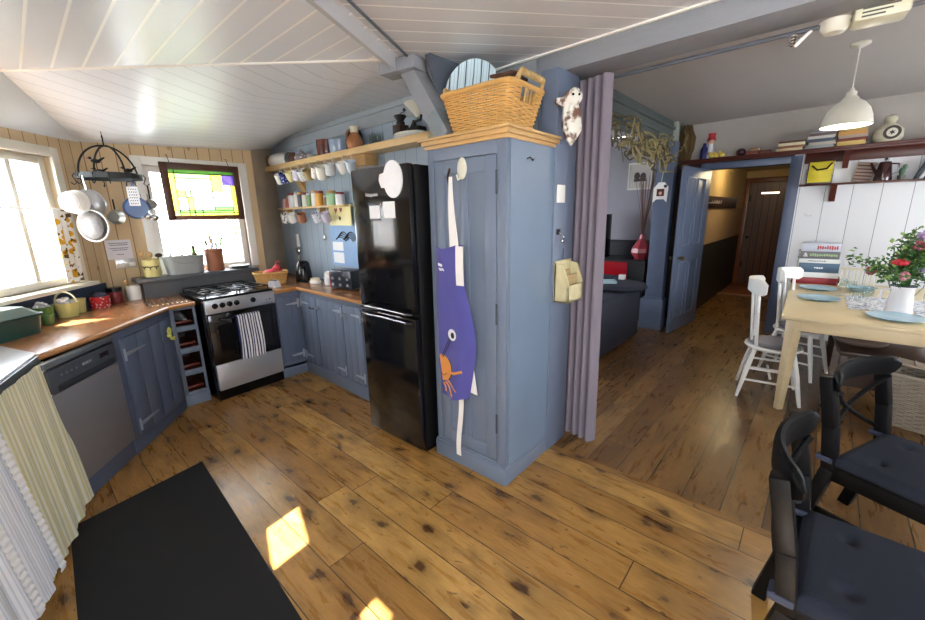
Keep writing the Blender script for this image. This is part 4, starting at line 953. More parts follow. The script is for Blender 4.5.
for cx in (.08, .22):
    for i in range(4):
        g = G(); g.tube([(cx-.07+.02*i+.10*math.cos(a), -.004, .02+(.06+.018*i)*math.sin(a)+.02) for a in [PI*k/10 for k in range(1, 9)]], .006, 5); build('dark_stripe', g, BLACK, t)
# worktop things, right side
t = thing('kettle', 'glossy black cordless kettle with silver edge on the corner worktop', 'kettle', (-4.20, 2.06, .921), R(150))
g = G(); g.lathe([(0, 0), (.085, 0), (.088, .01), (.082, .10), (.068, .20), (.05, .225), (0, .235)], n=28); build('body', g, BLACK, t)
g = G(); g.tube([(.06, 0, .215), (.12, 0, .20), (.13, 0, .12), (.095, 0, .05)], .012, 8); build('handle', g, mat('kettle_silver', 'c9cbd0', .2, metal=.6), t)
g = G(); g.prism([(-.065, -.03), (-.125, 0), (-.065, .03)], .17, .21); build('spout', g, BLACK, t)
g = G(); g.lathe([(0, 0), (.09, 0), (.092, -.006), (0, -.006)], (0, 0, .006), 28); build('base', g, BLACK, t)
t = thing('bread_basket', 'oblong orange wicker basket on the worktop right of the cooker', 'basket', (-4.36, 1.77, .921), R(74))
woven(t, .26, .17, .32, .21, .125, 10, 22, WICK, .0048, .004)
g = G(); g.sph((0, 0, .10), (.10, .07, .05), 14); g.sph((.05, .02, .13), (.05, .04, .06), 12); g.tube([(.04, .02, .17), (.05, .03, .21), (.08, .03, .22)], .01, 6)
solo('red_bag', g, mat('red_gingham', 'b8323c', .6, var=.3, scale=40), 'crumpled red bag sticking out of the orange wicker basket', 'bag', (-4.37, 1.80, .93), R(74))
t = thing('butter_box', 'small silver grater box with white side on the worktop in front of the basket', 'box', (-4.13, 1.70, .921), R(15))
g = G(); g.prism([(-.06, 0), (.06, 0), (.035, .06), (-.035, .06)], -.035, .035, Matrix(((1,0,0,0),(0,0,-1,0),(0,1,0,0),(0,0,0,1)))); build('body', g, mat('brushed_pale', 'd9dce2', .3, metal=.2), t)
g = G(); g.cyl((-.035, 0, .068), (.035, 0, .068), .007); build('handle', g, BLACK, t)
t = thing('butter_dish', 'low cream butter dish between the kettle and the glass jar', 'dish', (-3.98, 2.07, .921))
g = G(); g.lathe([(0, 0), (.055, 0), (.06, .02), (.058, .03), (0, .03)], n=24); build('dish', g, WHITE, t); g = G(); g.lathe([(.05, .03), (.048, .055), (.02, .062), (0, .064)], n=24); build('lid', g, mat('cream_lid', 'e3d7bd', .3), t)
t = thing('sugar_jar', 'clear glass jar with white lid between butter dish and toaster', 'jar', (-3.76, 2.12, .921))
g = G(); g.lathe([(0, 0), (.055, 0), (.06, .02), (.06, .09), (.05, .10)], n=24); build('body', g, mat('sugar_glass', 'dfe3e6', .1), t); g = G(); g.lathe([(.053, .10), (.053, .125), (.03, .14), (0, .142)], n=24); build('lid', g, WHITE, t)
t = thing('toaster', 'black and red four-slice toaster beside the fridge', 'toaster', (-3.40, 2.10, .921), R(10))
g = G(); g.box(-.15, .15, -.09, .09, .01, .19, .02); build('body', g, mat('toaster_dark', '2e3440', .3, metal=.3), t)
g = G(); g.box(-.165, -.15, -.08, .08, .01, .18, .006); build('end_panel', g, mat('toaster_red', 'b52a33', .3), t)
for y in (-.04, .03): g = G(); g.box(-.12, .12, y-.012, y+.012, .1885, .1915, .001); build('slot', g, BLACK, t)
for x in (-.10, .0, .10):
    for z in (.05, .11): g = G(); g.cyl((x, -.09, z), (x, -.10, z), .014, n=12); build('dial', g, STEEL, t)

# ledge below the stained window
LZ = 1.101; LX = -4.60
t = thing('utensil_crock', 'pale yellow crock with dark dragonflies, left end of the slate ledge, holding wooden tools', 'crock', (LX, .81, LZ))
g = G(); g.lathe([(0, 0), (.062, 0), (.068, .02), (.068, .155), (.072, .16), (.066, .16), (.062, .02), (0, .01)], n=26); build('body', g, mat('pale_yellow_glaze', 'e3d692', .25, var=.1), t)
for a in (-60, -20, 20):
    g = G(); a = R(a); c = Vector((.0685*math.cos(a), .0685*math.sin(a), .085)); tn = Vector((-math.sin(a), math.cos(a), 0))
    for s_ in (-1, 1): g.sph(c+tn*.014*s_+Vector((0, 0, .008)), (.004, .004, .004), 8); g.tube([c, c+tn*.02*s_+Vector((0, 0, .012))], [.002, .006], 6)
    g.tube([c+Vector((0, 0, .012)), c-Vector((0, 0, .02))], .003, 6); build('dragonfly_print', g, IRON, t)
def tool(nm, lb, cat, base, top, m, head=None, r=.005, group='wooden tools in the yellow crock'):
    g = G(); g.tube([base, top], r, 8)
    if head: g.sph(top, head, 12)
    return solo(nm, g, m, lb, cat, group=group)
tool('wooden_spoon', 'wooden spoon leaning left in the yellow dragonfly crock', 'spoon', (LX, .80, LZ+.02), (LX+.01, .755, LZ+.215), PINEW, (.012, .02, .03))
tool('wooden_spoon', 'wooden spoon standing upright in the yellow dragonfly crock', 'spoon', (LX, .82, LZ+.02), (LX+.02, .81, LZ+.20), PINEW, (.012, .022, .03))
tool('spatula', 'dark spatula leaning right in the yellow dragonfly crock', 'spatula', (LX, .82, LZ+.02), (LX+.0, .88, LZ+.19), BROWNW, (.006, .03, .02))
t = thing('galvanised_tub', 'oblong galvanised metal tub with a lip on the slate ledge', 'tub', (LX, 1.07, LZ))
g = G()
pr = rrect(.145, .30, .06, 6); pr1 = rrect(.165, .335, .07, 6); n = len(pr)
g.add([(x, y, 0) for x, y in pr]+[(x, y, .165) for x, y in pr1]+[(x*.95, y*.97, .165) for x, y in pr1]+[(x*.95, y*.97, .01) for x, y in pr],
      [tuple(range(n))]+[(i, (i+1) % n, n+(i+1) % n, n+i) for i in range(n)]+[(n+i, n+(i+1) % n, 2*n+(i+1) % n, 2*n+i) for i in range(n)]+[(2*n+i, 2*n+(i+1) % n, 3*n+(i+1) % n, 3*n+i) for i in range(n)]+[tuple(3*n+i for i in range(n))])
build('tub', g, mat('zinc', 'a8adab', .45, metal=.5, var=.15), t)
g = G(); g.tube(resample([(x*1.01, y*1.01, .165) for x, y in pr1], 40), .005, 6, closed=True); build('rolled_rim', g, MATS['zinc'], t)
g = G(); g.tube([(.083, -.11+.22*i/12, .13-.035*math.sin(PI*i/12)) for i in range(13)], .005, 6); build('drop_handle', g, MATS['zinc'], t)
t = thing('oil_bottle', 'dark green bottle standing in the galvanised tub', 'bottle', (LX+.0, 1.165, LZ+.012))
g = G(); g.lathe([(0, 0), (.032, 0), (.032, .14), (.013, .19), (.012, .245), (0, .245)], n=18); build('body', g, mat('olive_glass', '4a4a1c', .1), t); g = G(); g.lathe([(.0135, .215), (.0135, .25), (0, .25)], n=14); build('cap', g, BROWNW, t)
for y, h, c, lb in ((.97, .19, 'd8d8dc', 'clear bottle top showing at the left of the galvanised tub'), (1.06, .17, 'b9a890', 'short brown-capped bottle in the middle of the galvanised tub')):
    g = G(); g.lathe([(0, 0), (.025, 0), (.025, h*.75), (.012, h*.88), (.012, h), (0, h)], (LX, y, LZ+.012), 16); solo('small_bottle', g, mat('bottle_'+c, c, .2), lb, 'bottle')
t = thing('terracotta_pot', 'red-brown ribbed pot full of knives and tools on the slate ledge', 'pot', (LX, 1.335, LZ))
g = G(); g.lathe([(0, 0), (.075, 0), (.078, .01), (.082, .19), (.088, .195), (.088, .215), (.08, .215), (.075, .02), (0, .012)], n=28); build('body', g, mat('terracotta_brown', '9a5e42', .5, var=.15), t)
for i, (dy, dx, h, m, nm, lb) in enumerate(((-.05, 0, .30, BLACK, 'knife', 'black handled knife at the left of the red-brown pot'), (-.02, .02, .36, PINEP, 'wooden_spoon', 'pale wooden spoon, tallest in the red-brown pot'), (.01, -.02, .32, mat('lavender_handle', '8e84b4', .4), 'spatula', 'lavender handled tool in the red-brown pot'), (.03, .02, .29, BLACK, 'knife', 'short black knife in the middle of the red-brown pot'), (.085, 0, .33, BLACK, 'knife', 'black knife leaning right in the red-brown pot'))):
    g = G(); g.tube([(LX, 1.335+dy*.3, LZ+.02), (LX+dx, 1.335+dy*.85, LZ+h*.7), (LX+dx, 1.335+dy*1.1, LZ+h)], [.004, .006, .011], 8); solo(nm, g, m, lb, nm.split('_')[-1])
g = G(); g.lathe([(0, 0), (.06, 0), (.105, .025), (.10, .03), (.05, .008), (0, .008)], (LX+.01, 1.56, LZ), 30); solo('shallow_bowl', g, mat('grey_green_stoneware', '767a74', .4, var=.15), 'shallow grey-green bowl at the right end of the slate ledge', 'bowl')

# stained glass panel hanging in the window
t = thing('stained_glass_panel', 'stained glass panel in a dark wooden frame hanging in the window above the cooker', 'panel', (-4.60, 1.345, 1.865), R(90))
FRM = mat('dark_oak_frame', '4e2c1a', .4, var=.3, stretch=(6, 6, 6)); HWd, HHt = .335, .262
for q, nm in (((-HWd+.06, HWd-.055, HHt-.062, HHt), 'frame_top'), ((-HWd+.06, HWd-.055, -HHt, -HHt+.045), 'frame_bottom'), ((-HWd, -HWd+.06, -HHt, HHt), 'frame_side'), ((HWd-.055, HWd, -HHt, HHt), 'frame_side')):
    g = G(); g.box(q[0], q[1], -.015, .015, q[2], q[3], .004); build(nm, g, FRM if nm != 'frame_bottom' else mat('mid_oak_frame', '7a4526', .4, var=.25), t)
def colglass(name, c):
    m = bpy.data.materials.new(name); q = NT(m); a = q.n('ShaderNodeBsdfTransparent'); a.inputs[0].default_value = lin(c); b_ = q.n('ShaderNodeBsdfTranslucent'); b_.inputs[0].default_value = lin(c)
    mx = q.n('ShaderNodeMixShader'); mx.inputs[0].default_value = .35; q.l(a.outputs[0], mx.inputs[1]); q.l(b_.outputs[0], mx.inputs[2]); q.l(mx.outputs[0], q.out.inputs[0]); MATS[name] = m; return m
GC = {'y': colglass('glass_yellow', 'e2dc86'), 'g': colglass('glass_green', '93b67c'), 'v': colglass('glass_violet', '8a7ab0'), 'w': colglass('glass_frosted', 'cfd4cf'), 'p': colglass('glass_pale_green', 'b4d09c')}
def pane(x0, x1, z0, z1, c): g = G(); g.box(x0, x1, -.002, .002, z0, z1); build('coloured_pane', g, GC[c], t)
def gl(u): return -.275+.555*u
def gz(v): return -.217+.417*v
cells = [(0, .08, .1, .93, 'y'), (0, .08, 0, .1, 'p'), (0, 1, .93, 1, 'g'), (.08, .93, 0, .055, 'y'), (.08, .93, .055, .11, 'g'), (.93, 1, 0, .7, 'y'), (.08, .62, .82, .93, 'p'), (.08, .62, .74, .82, 'w'), (.08, .62, .55, .74, 'w'), (.08, .2, .40, .55, 'y'), (.2, .28, .40, .55, 'p'), (.28, .62, .40, .55, 'w'), (.08, .22, .11, .40, 'w'), (.22, .30, .11, .40, 'y'), (.30, .42, .11, .40, 'w'), (.42, .62, .11, .40, 'w'), (.62, .93, .11, .18, 'g'), (.62, .93, .18, .55, 'w'), (.62, .80, .55, .93, 'y'), (.80, .93, .55, .70, 'w'), (.80, 1, .70, .93, 'v')]
for a, b_, c, d, k in cells: pane(gl(a), gl(b_), gz(c), gz(d), k)
g = G()
LEAD = IRON
for (a, c, b_, d) in [(.08, 0, .08, 1), (.93, 0, .93, .7), (0, .93, 1, .93), (0, .055, 1, .055), (.08, .11, .93, .11), (.62, .11, .62, .93), (.08, .82, .62, .82), (.08, .74, .62, .74), (.08, .55, .62, .55), (.08, .40, .62, .40), (.2, .40, .2, .55), (.28, .40, .28, .55), (.22, .0, .22, .40), (.30, 0, .30, .40), (.42, .0, .42, .40), (.0, .1, .08, .1), (.62, .18, .93, .18), (.62, .55, .93, .55)]:
    g.beam((gl(a), 0, gz(c)), (gl(b_), 0, gz(d)), .006, .008)
g.tube([(gl(1)-.11*math.cos(x), 0, gz(.93)-.10*math.sin(x)) for x in [PI/2*i/8 for i in range(9)]], .003, 5)
g.tube([(gl(.62)+.12*math.sin(x), 0, gz(.93)-.14*(1-math.cos(x))) for x in [PI/2*i/8 for i in range(9)]], .003, 5)
build('lead_lines', g, LEAD, t)
g = G(); g.tube([(-.25, 0, HHt-.004), (-.25, .05, HHt+.07), (-.25, .10, HHt+.07)], .003, 6); g.tube([(.25, 0, HHt-.004), (.25, .05, HHt+.07), (.25, .10, HHt+.07)], .003, 6); build('chain', g, IRON, t)

# pot rack with hanging things
RX, RY, RZ = -4.36, .62, 1.955; RR = .205
t = thing('pot_rack', 'round black iron pot rack with little birds hanging from the ceiling', 'rack', (RX, RY, RZ))
g = G(); g.lathe([(RR, -.02), (RR+.004, -.02), (RR+.004, .022), (RR, .022), (RR, -.02)], n=44); build('band', g, mat('galvanised_black_band', '3b3f40', .5, metal=.4, var=.4), t)
for a in (20, 110):
    g = G(); g.tube([(RR*math.cos(R(a))*math.cos(u), RR*math.sin(R(a))*math.cos(u), .235*math.sin(u)) for u in [PI*i/24 for i in range(25)]], .007, 7); build('hoop', g, IRON, t)
g = G(); g.tube([(0, 0, .235), (0, 0, .275), (.012, 0, .295), (0, 0, .31), (-.012, 0, .30)], .005, 7); g.tube([(0, 0, .30), (0, 0, .365)], .003, 6); build('top_hook', g, IRON, t)
for a, z in ((200, .05), (-40, .105), (60, .05)):
    g = G(); c = Vector((RR*.62*math.cos(R(a)), RR*.62*math.sin(R(a)), z)); g.sph(c, (.016, .03, .017), 12); g.sph(c+Vector((0, -.03, .02)), .011, 10); g.tube([c+Vector((0, .02, .005)), c+Vector((0, .055, .03))], [.010, .005], 6); g.tube([c, c-Vector((0, 0, z))], .003, 5); g.tube([c+Vector((0, -.038, .02)), c+Vector((0, -.052, .017))], [.004, .001], 5); build('bird', g, IRON, t)
HA = [185, 225, 262, 295, 325, 350, 30, 80, 130]
for a in HA:
    p = Vector((RR*math.cos(R(a)), RR*math.sin(R(a)), -.01)); d_ = Vector((math.cos(R(a)), math.sin(R(a)), 0))
    g = G(); g.tube([p+d_*.004+Vector((0, 0, .03)), p+d_*.02+Vector((0, 0, .01)), p+Vector((0, 0, -.04)), p+d_*.02+Vector((0, 0, -.055)), p+d_*.035+Vector((0, 0, -.04))], .004, 6); build('hook', g, IRON, t)
def rp(a, z): return Vector((RX+RR*math.cos(R(a))+.02*math.cos(R(a)), RY+RR*math.sin(R(a))+.02*math.sin(R(a)), RZ+z))
FACE = math.atan2(-.62, 4.36)    # towards the room
def disc_M(c, yaw, pitch=0): return Matrix.Translation(c) @ Euler((0, R(90)+pitch, yaw)).to_matrix().to_4x4()
# white enamel lids and colander at the left
def hang(nm, lb, cat, c, yaw, parts, pitch=0, group=None):
    t = thing(nm, lb, cat, c, rot=(0, R(90)+pitch, yaw), group=group)
    for pn, g, m in parts: build(pn, g, m, t)
    return t
for i, (dx, r) in enumerate(((0, .085), (-.03, .078), (-.06, .07))):
    g = G(); g.lathe([(0, .03), (r*.5, .026), (r*.9, .012), (r, 0), (r*1.05, -.002), (r, .004), (0, .022)], n=30); h = G(); h.lathe([(.006, .03), (.006, .045), (.016, .05), (0, .056)], n=14)
    hang('pan_lid', ['largest white enamel lid at the left of the pot rack', 'middle white enamel lid hanging left of the pot rack', 'smallest white enamel lid hanging left of the pot rack'][i], 'lid', (-4.20+.035*i, .375-.025*i, 1.75), R(-42), [('lid', g, WHITE), ('knob', h, WHITE)], 0, 'white lids left of the pot rack')
g = G(); g.lathe([(0, .055), (.06, .05), (.10, .02), (.108, 0), (.115, -.002), (.108, .004), (.09, .015), (0, .048)], n=34); h = G(); h.tube([(-.105, 0, 0), (-.18, 0, .01), (-.21, 0, .01)], .006, 7)
hang('steel_colander', 'brushed steel colander hanging from the left side of the pot rack', 'colander', (-4.23, .445, 1.735), R(-38), [('bowl', g, mat('pale_steel', 'b8babd', .3, metal=.6)), ('handle', h, CHROME)])
g = G(); g.lathe([(.112, -.005), (.120, -.005), (.120, .008), (.112, .008), (.112, -.005)], n=36); h = G(); h.lathe([(.112, 0), (.10, .028), (.06, .05), (0, .055)], n=34); h2 = G(); h2.tube([(-.115, 0, 0), (-.155, .02, 0), (-.155, -.02, 0), (-.115, 0, 0)], .004, 6)
hang('mesh_sieve', 'large round mesh sieve with white rim hanging lowest on the pot rack', 'sieve', (-4.16, .43, 1.575), R(-48), [('rim', g, WHITEP), ('mesh', h, mat('sieve_mesh', '73706e', .4, metal=.5, var=.4, scale=60, bump=.4)), ('hanging_loop', h2, CHROME)])
g = G(); g.lathe([(0, .09), (.04, .09), (.055, .02), (.06, 0), (.055, 0), (.05, .02), (0, .08)], n=26); h = G(); h.tube([(-.06, 0, .0), (-.14, 0, 0)], .006, 7)
hang('milk_pan', 'small steel milk pan hanging behind the mesh sieve', 'pan', (-4.34, .60, 1.64), R(-20), [('bowl', g, mat('old_tin', '7d7b74', .4, metal=.5, var=.3)), ('handle', h, IRON)])
g = G(); g.lathe([(0, .035), (.075, .035), (.088, .005), (.09, 0), (.084, 0), (.072, .028), (0, .028)], n=34); h = G(); h.tube([(-.088, 0, 0), (-.17, 0, .012), (-.20, 0, .012)], [.008, .008, .011], 8)
hang('blue_frying_pan', 'blue enamel frying pan hanging at the right of the pot rack', 'pan', (-4.29, .735, 1.71), R(-8), [('bowl', g, mat('blue_enamel', '5578b4', .25, var=.08)), ('handle', h, mat('blue_enamel_handle', '4a69a0', .3))])
t = thing('box_grater', 'steel box grater hanging in front of the blue frying pan', 'grater', (-4.20, .715, 1.80), rot=(0, R(4), R(-8)))
g = G(); g.prism([(-.02, -.035), (.02, -.035), (.02, .035), (-.02, .035)], -.075, .075); build('body', g, mat('grater_steel', 'd4d4d6', .3, metal=.4, var=.1), t)
for j in range(6):
    g = G()
    for k in range(4): g.beam((.0205, -.026+.014*k, -.06+.022*j), (.0205, -.018+.014*k, -.052+.022*j), .003, .005)
    build('tooth_row', g, IRON, t)
g = G(); g.tube([(0, -.03, .075), (0, -.025, .11), (0, .025, .11), (0, .03, .075)], .005, 7); build('handle', g, IRON, t)
for i, (y, z, lb) in enumerate(((.80, 1.64, 'steel ladle hanging at the right of the blue frying pan, left one of two'), (.845, 1.63, 'steel ladle hanging furthest right on the pot rack'))):
    g = G(); g.tube([(-4.26, y-.03, z+.19), (-4.27, y-.01, z+.03)], .0035, 6); g.sph((-4.27, y, z), (.026, .03, .026), 14); solo('soup_ladle', g, CHROME, lb, 'ladle', group='ladles on the pot rack')
g = G(); g.lathe([(0, .05), (.035, .05), (.045, 0), (.04, 0), (0, .04)], n=22); h = G(); h.tube([(-.045, 0, .0), (-.15, 0, 0)], .006, 7)
hang('small_saucepan', 'small dark saucepan hanging right of the blue frying pan', 'saucepan', (-4.33, .845, 1.74), R(-4), [('bowl', g, mat('dark_tin_pan', '6e6a62', .4, metal=.5)), ('handle', h, IRON)])

# sign and socket on the pine wall
t = thing('wall_notice', 'white laminated notice with lines of writing on the pine wall', 'notice', (-4.697, .625, 1.36), R(90))
g = G(); g.box(-.095, .085, -.004, 0, -.085, .085); build('sheet', g, mat('notice_paper', 'e4e2ea', .4, var=.02), t)
GR = mat('grey_ink', '6a6c80', .6)
for z_, a_, b_ in ((.056, -.07, .066), (.040, -.064, .06), (.012, -.07, .062), (-.004, -.055, .05), (-.044, -.03, .022)):
    g = G(); x_ = a_
    while x_ < b_: w_ = rnd.uniform(.006, .016); g.box(x_, min(b_, x_+w_), -.0046, -.004, z_-.0032, z_+.0032); x_ += w_+.004
    g.box(a_, b_, -.0044, -.0040, z_-.0012, z_+.0008); build('line_of_writing', g, GR, t)
t = thing('wall_socket', 'brushed steel double power socket below the notice on the pine wall', 'socket', (-4.697, .65, 1.235), R(90))
g = G(); g.box(-.078, .072, -.012, 0, -.043, .043, .004); build('plate', g, STEEL, t)
for x in (-.04, .04): g = G(); g.box(x-.022, x+.022, -.014, -.012, -.03, .006, .001); build('outlet', g, WHITE, t)
g = G(); g.box(-.018, .018, -.019, -.012, .008, .032, .003); build('switch', g, WHITE, t)

# left worktop things
t = thing('food_waste_caddy', 'dark green food waste caddy with a clear grey lid on the left worktop', 'caddy', (-3.62, -.165, .921), R(-45))
g = G(); k = len(g.v); g.prism(rrect(.40, .20, .04), 0, .11); 
for i in range(k, len(g.v)):
    v = g.v[i]; s_ = .90+.10*(v[2]/.11); g.v[i] = (v[0]*s_, v[1]*s_, v[2])
build('bin', g, mat('caddy_green', '1f4a44', .35, var=.1), t)
g = G(); g.prism(rrect(.42, .22, .045), .11, .125); build('rim', g, mat('caddy_rim_green', '17403c', .35), t)
g = G(); k = len(g.v); g.prism(rrect(.40, .20, .04), .127, .18)
for i in range(k, len(g.v)):
    v = g.v[i]; s_ = 1-.35*((v[2]-.127)/.053); g.v[i] = (v[0]*s_, v[1]*s_, v[2]+.01*v[0])
build('lid', g, mat('caddy_lid_grey', '7e938e', .2, var=.15), t)
g = G(); g.tube([(.20, -.09, .10), (.225, -.06, .14), (.225, .06, .14), (.20, .09, .10)], .006, 7); build('handle', g, IRON, t)
def bucket(lb, loc, r, h, col, flowers=True, handle=False, rz=0):
    t = thing('plant_pot', lb, 'pot', loc, rz)
    g = G(); g.lathe([(0, 0), (r*.76, 0), (r*.98, h*.94), (r*1.05, h*.95), (r*1.05, h), (r*.95, h), (r*.74, .01), (0, .008)], n=26); build('pot', g, mat('pot_'+col, col, .4, var=.1), t)
    if flowers:
        q = random.Random(int(r*1e4)+int(loc[0]*100)); g = G(); 
        for i in range(12): a = q.uniform(0, 6.28); d_ = r*q.uniform(0, .85); g.sph((d_*math.cos(a), d_*math.sin(a), h+q.uniform(-.01, .03)), (r*.28, r*.24, r*.2), 8)
        build('white_blooms', g, mat('white_blooms', 'e6e4e6', .7, var=.15), t)
        g = G(); g.lathe([(0, h*.9), (r*.9, h*.9)], n=20); build('soil', g, mat('dark_soil', '2a2420', .9), t)
    if handle: g = G(); g.tube([(r*math.cos(a), 0, h+r*1.1*math.sin(a)) for a in [PI*i/12 for i in range(13)]], .006, 7); build('bail_handle', g, mat('cream_wire', 'e8e2c0', .4), t)
    return t
bucket('dark leaf green metal pot with white blooms beside the green caddy', (-4.00, .045, .921), .062, .115, '4a7434')
bucket('larger pale yellow pot with a white bail handle on the left worktop', (-4.13, .175, .921), .072, .105, 'd6d58a', True, True, R(50))
bucket('smaller pale yellow pot right of the one with the handle', (-4.26, .245, .921), .05, .105, 'd9d28e', False)
bucket('small green pot tucked beside the caddy corner', (-3.90, .055, .921), .035, .07, '3f6a3c', False)
t = thing('red_tin', 'bright red and white checked tin holding packets on the left worktop', 'tin', (-4.37, .385, .921))
g = G(); g.lathe([(0, 0), (.062, 0), (.068, .09), (.064, .09), (.058, .01), (0, .008)], n=26); build('body', g, dotted('red_check', 'cf2f35', 'e7c9c4', 55, .3), t)
g = G(); g.sph((.0, 0, .09), (.06, .055, .03), 12); build('contents', g, mat('navy_packets', '33334f', .5, var=.5, scale=30), t)
t = thing('maroon_jar', 'dark maroon jar between the red tin and the white crock', 'jar', (-4.485, .50, .921))
g = G(); g.lathe([(0, 0), (.05, 0), (.054, .02), (.054, .10), (.05, .105)], n=24); build('body', g, mat('maroon_glaze', '7a2a2e', .25, var=.3, scale=30), t)
g = G(); g.lathe([(.055, .10), (.055, .135), (0, .14)], n=24); build('lid', g, BLACK, t)
g = G(); k = len(g.v); g.sph((0, 0, 0), (.07, .05, .05), 14); g.tube([(-.05, 0, .02), (.0, -.03, .06), (.07, 0, .03)], .008, 7)
solo('black_bag', g, mat('black_leather', '1e1d22', .4, var=.3), 'crumpled black pouch behind the red tin on the left worktop', 'bag', (-4.50, .40, .975))
t = thing('white_crock', 'plain white crock with wooden spoons at the right end of the left worktop', 'crock', (-4.53, .635, .921))
g = G(); g.lathe([(0, 0), (.05, 0), (.054, .01), (.054, .125), (.05, .125), (.046, .012), (0, .01)], n=26); build('body', g, WHITE, t)
for i, (dy, dx) in enumerate(((-.03, .01), (.035, 0))):
    g = G(); g.tube([(-4.53, .635, .94), (-4.53+dx, .635+dy*1.3, 1.07)], .004, 7); g.sph((-4.53+dx, .635+dy*1.4, 1.085), (.010, .018, .022), 10); solo('wooden_spoon', g, PINEW, ['wooden spoon leaning left in the white crock', 'wooden spoon leaning right in the white crock'][i], 'spoon')

# floral curtain at the bay window
FLM = bpy.data.materials.new('yellow_floral_cotton'); q = NT(FLM); vo = q.n('ShaderNodeTexVoronoi'); vo.inputs['Scale'].default_value = 17; q.l(q.coord(), vo.inputs['Vector'])
n_ = q.noise(q.coord(), 22, 3); c = q.mix(q.math('GREATER_THAN', vo.outputs['Distance'], .42), lin('d9a21e'), lin('f0efe9')); c = q.mix(q.math('GREATER_THAN', n_, .60), c, lin('6a4a1c')); q.l(c, q.b.inputs['Base Color']); q.b.inputs['Roughness'].default_value = .9; MATS['fl'] = FLM
q.b.inputs['Transmission Weight'].default_value = 0
d3 = Vector((.777, -.63, 0)); n3 = Vector((.63, .777, 0)); c3 = Vector((-4.7, .5, 0))
def fcur(u, v):
    p = c3+d3*(.315+.16*u+.02*v)+n3*(.045+.012*math.sin(u*19)); return (p.x, p.y, 1.70-.55*v)
t = thing('floral_curtain', 'narrow white curtain with yellow and brown flowers at the left window', 'curtain'); uv_sheet('drape', fcur, 30, 12, .002, FLM, t)
g = G(); g.tube([c3+d3*.24+n3*.045+Vector((0, 0, 1.705)), c3+d3*1.56+n3*.045+Vector((0, 0, 1.705))], .007, 8); build('rod', g, WHITEP, t)

# black mat
g = G(); g.prism([(-2.93, .575), (-2.79, -.085), (-.95, -.16), (-.95, .475)], 0.001, .012)
solo('floor_mat', g, mat('black_rubber_mat', '0e0e12', .95, var=.25, scale=160, bump=.6, bscale=400), 'large black rectangular floor mat in front of the sink curtain', 'mat')

# apron on the cupboard door
t = thing('apron', 'blue-violet apron with an orange crab print hanging on the tall cupboard door', 'apron', (-1.785, 1.70, 0), R(1.2))
APR = mat('violet_blue_cotton', '4b4a96', .85, var=.1, bump=.2, bscale=200, sheen=.2)
RE = [(1.43, .30), (1.3, .302), (1.18, .308), (1.05, .345), (.93, .375), (.82, .38), (.72, .36), (.62, .34), (.50, .315)]
LE = [(1.43, .09), (1.3, .088), (1.1, .085), (.9, .09), (.7, .088), (.5, .105)]
def interp(tab, z):
    for (za, a), (zb, b_) in zip(tab, tab[1:]):
        if zb <= z <= za: return a+(b_-a)*(za-z)/(za-zb)
    return tab[-1][1] if z < tab[-1][0] else tab[0][1]
def apf(u, v):
    z = 1.425-.93*v; a = interp(LE, z); b_ = interp(RE, z); x = a+(b_-a)*u
    return (x, -.045-.010*math.sin(u*8+v*3)*(.4+v*.6)-.025*math.sin(PI*u), z-.012*math.sin(u*5)+.02*(1-u)*(1-v)*0)
uv_sheet('apron_cloth', apf, 22, 34, .003, APR, t)
def apy(x, z):
    a = interp(LE, z); b_ = interp(RE, z); u = (x-a)/(b_-a); v = (1.425-z)/.93
    return -.045-.010*math.sin(u*8+v*3)*(.4+v*.6)-.025*math.sin(PI*u)
def aprint(name, pts, m, off=.0035):
    """thin printed patch following the cloth"""
    g = G(); c = (sum(p[0] for p in pts)/len(pts), sum(p[1] for p in pts)/len(pts)); vs = [(c[0], apy(*c)-off, c[1])]; n = len(pts)
    for f_ in (.5, 1): vs += [((c[0]+(p[0]-c[0])*f_), apy(c[0]+(p[0]-c[0])*f_, c[1]+(p[1]-c[1])*f_)-off, c[1]+(p[1]-c[1])*f_) for p in pts]
    fs = [(0, 1+i, 1+(i+1) % n) for i in range(n)] + [(1+i, 1+n+i, 1+n+(i+1) % n, 1+(i+1) % n) for i in range(n)]
    g.add(vs, fs); return build(name, g, m, t)
def ell(cx, cz, rx, rz, a0=0, a1=360, n=24): return [(cx+rx*math.cos(R(a0+(a1-a0)*i/n)), cz+rz*math.sin(R(a0+(a1-a0)*i/n))) for i in range(n if a1-a0 == 360 else n+1)]
ORG = mat('crab_orange', 'dd9348', .8, var=.05); DK = mat('print_black', '17151c', .7)
aprint('crab_outline', [(.092, .765)]+ell(.092, .675, .118, .100, 80, -80), DK, .0030)
aprint('crab_body', [(.095, .755)]+ell(.095, .675, .107, .090, 80, -80), ORG, .0040)
aprint('crab_eye', ell(.215, .905, .036, .036), PAPER, .0040); aprint('crab_pupil', ell(.219, .902, .016, .019), DK, .0052)
def apline(pts, m, r=.003, name='crab_line'):
    g = G(); g.tube([(x, apy(x, z)-.004, z) for x, z in pts], r, 5); build(name, g, m, t)
apline([(.125, .745), (.16, .80), (.20, .87)], DK); apline([(.115, .75), (.15, .81), (.19, .878)], DK)
apline([(.18, .66), (.23, .665), (.29, .69)], ORG, .009, 'crab_claw_arm')
apline([(.16, .60), (.20, .585), (.245, .55)], ORG, .005, 'crab_leg'); apline([(.14, .585), (.18, .56), (.21, .51)], ORG, .005, 'crab_leg'); apline([(.12, .575), (.135, .55), (.14, .52)], ORG, .004, 'crab_leg')
apline([(.105, .63), (.13, .625), (.155, .645)], DK, .002, 'crab_smile')
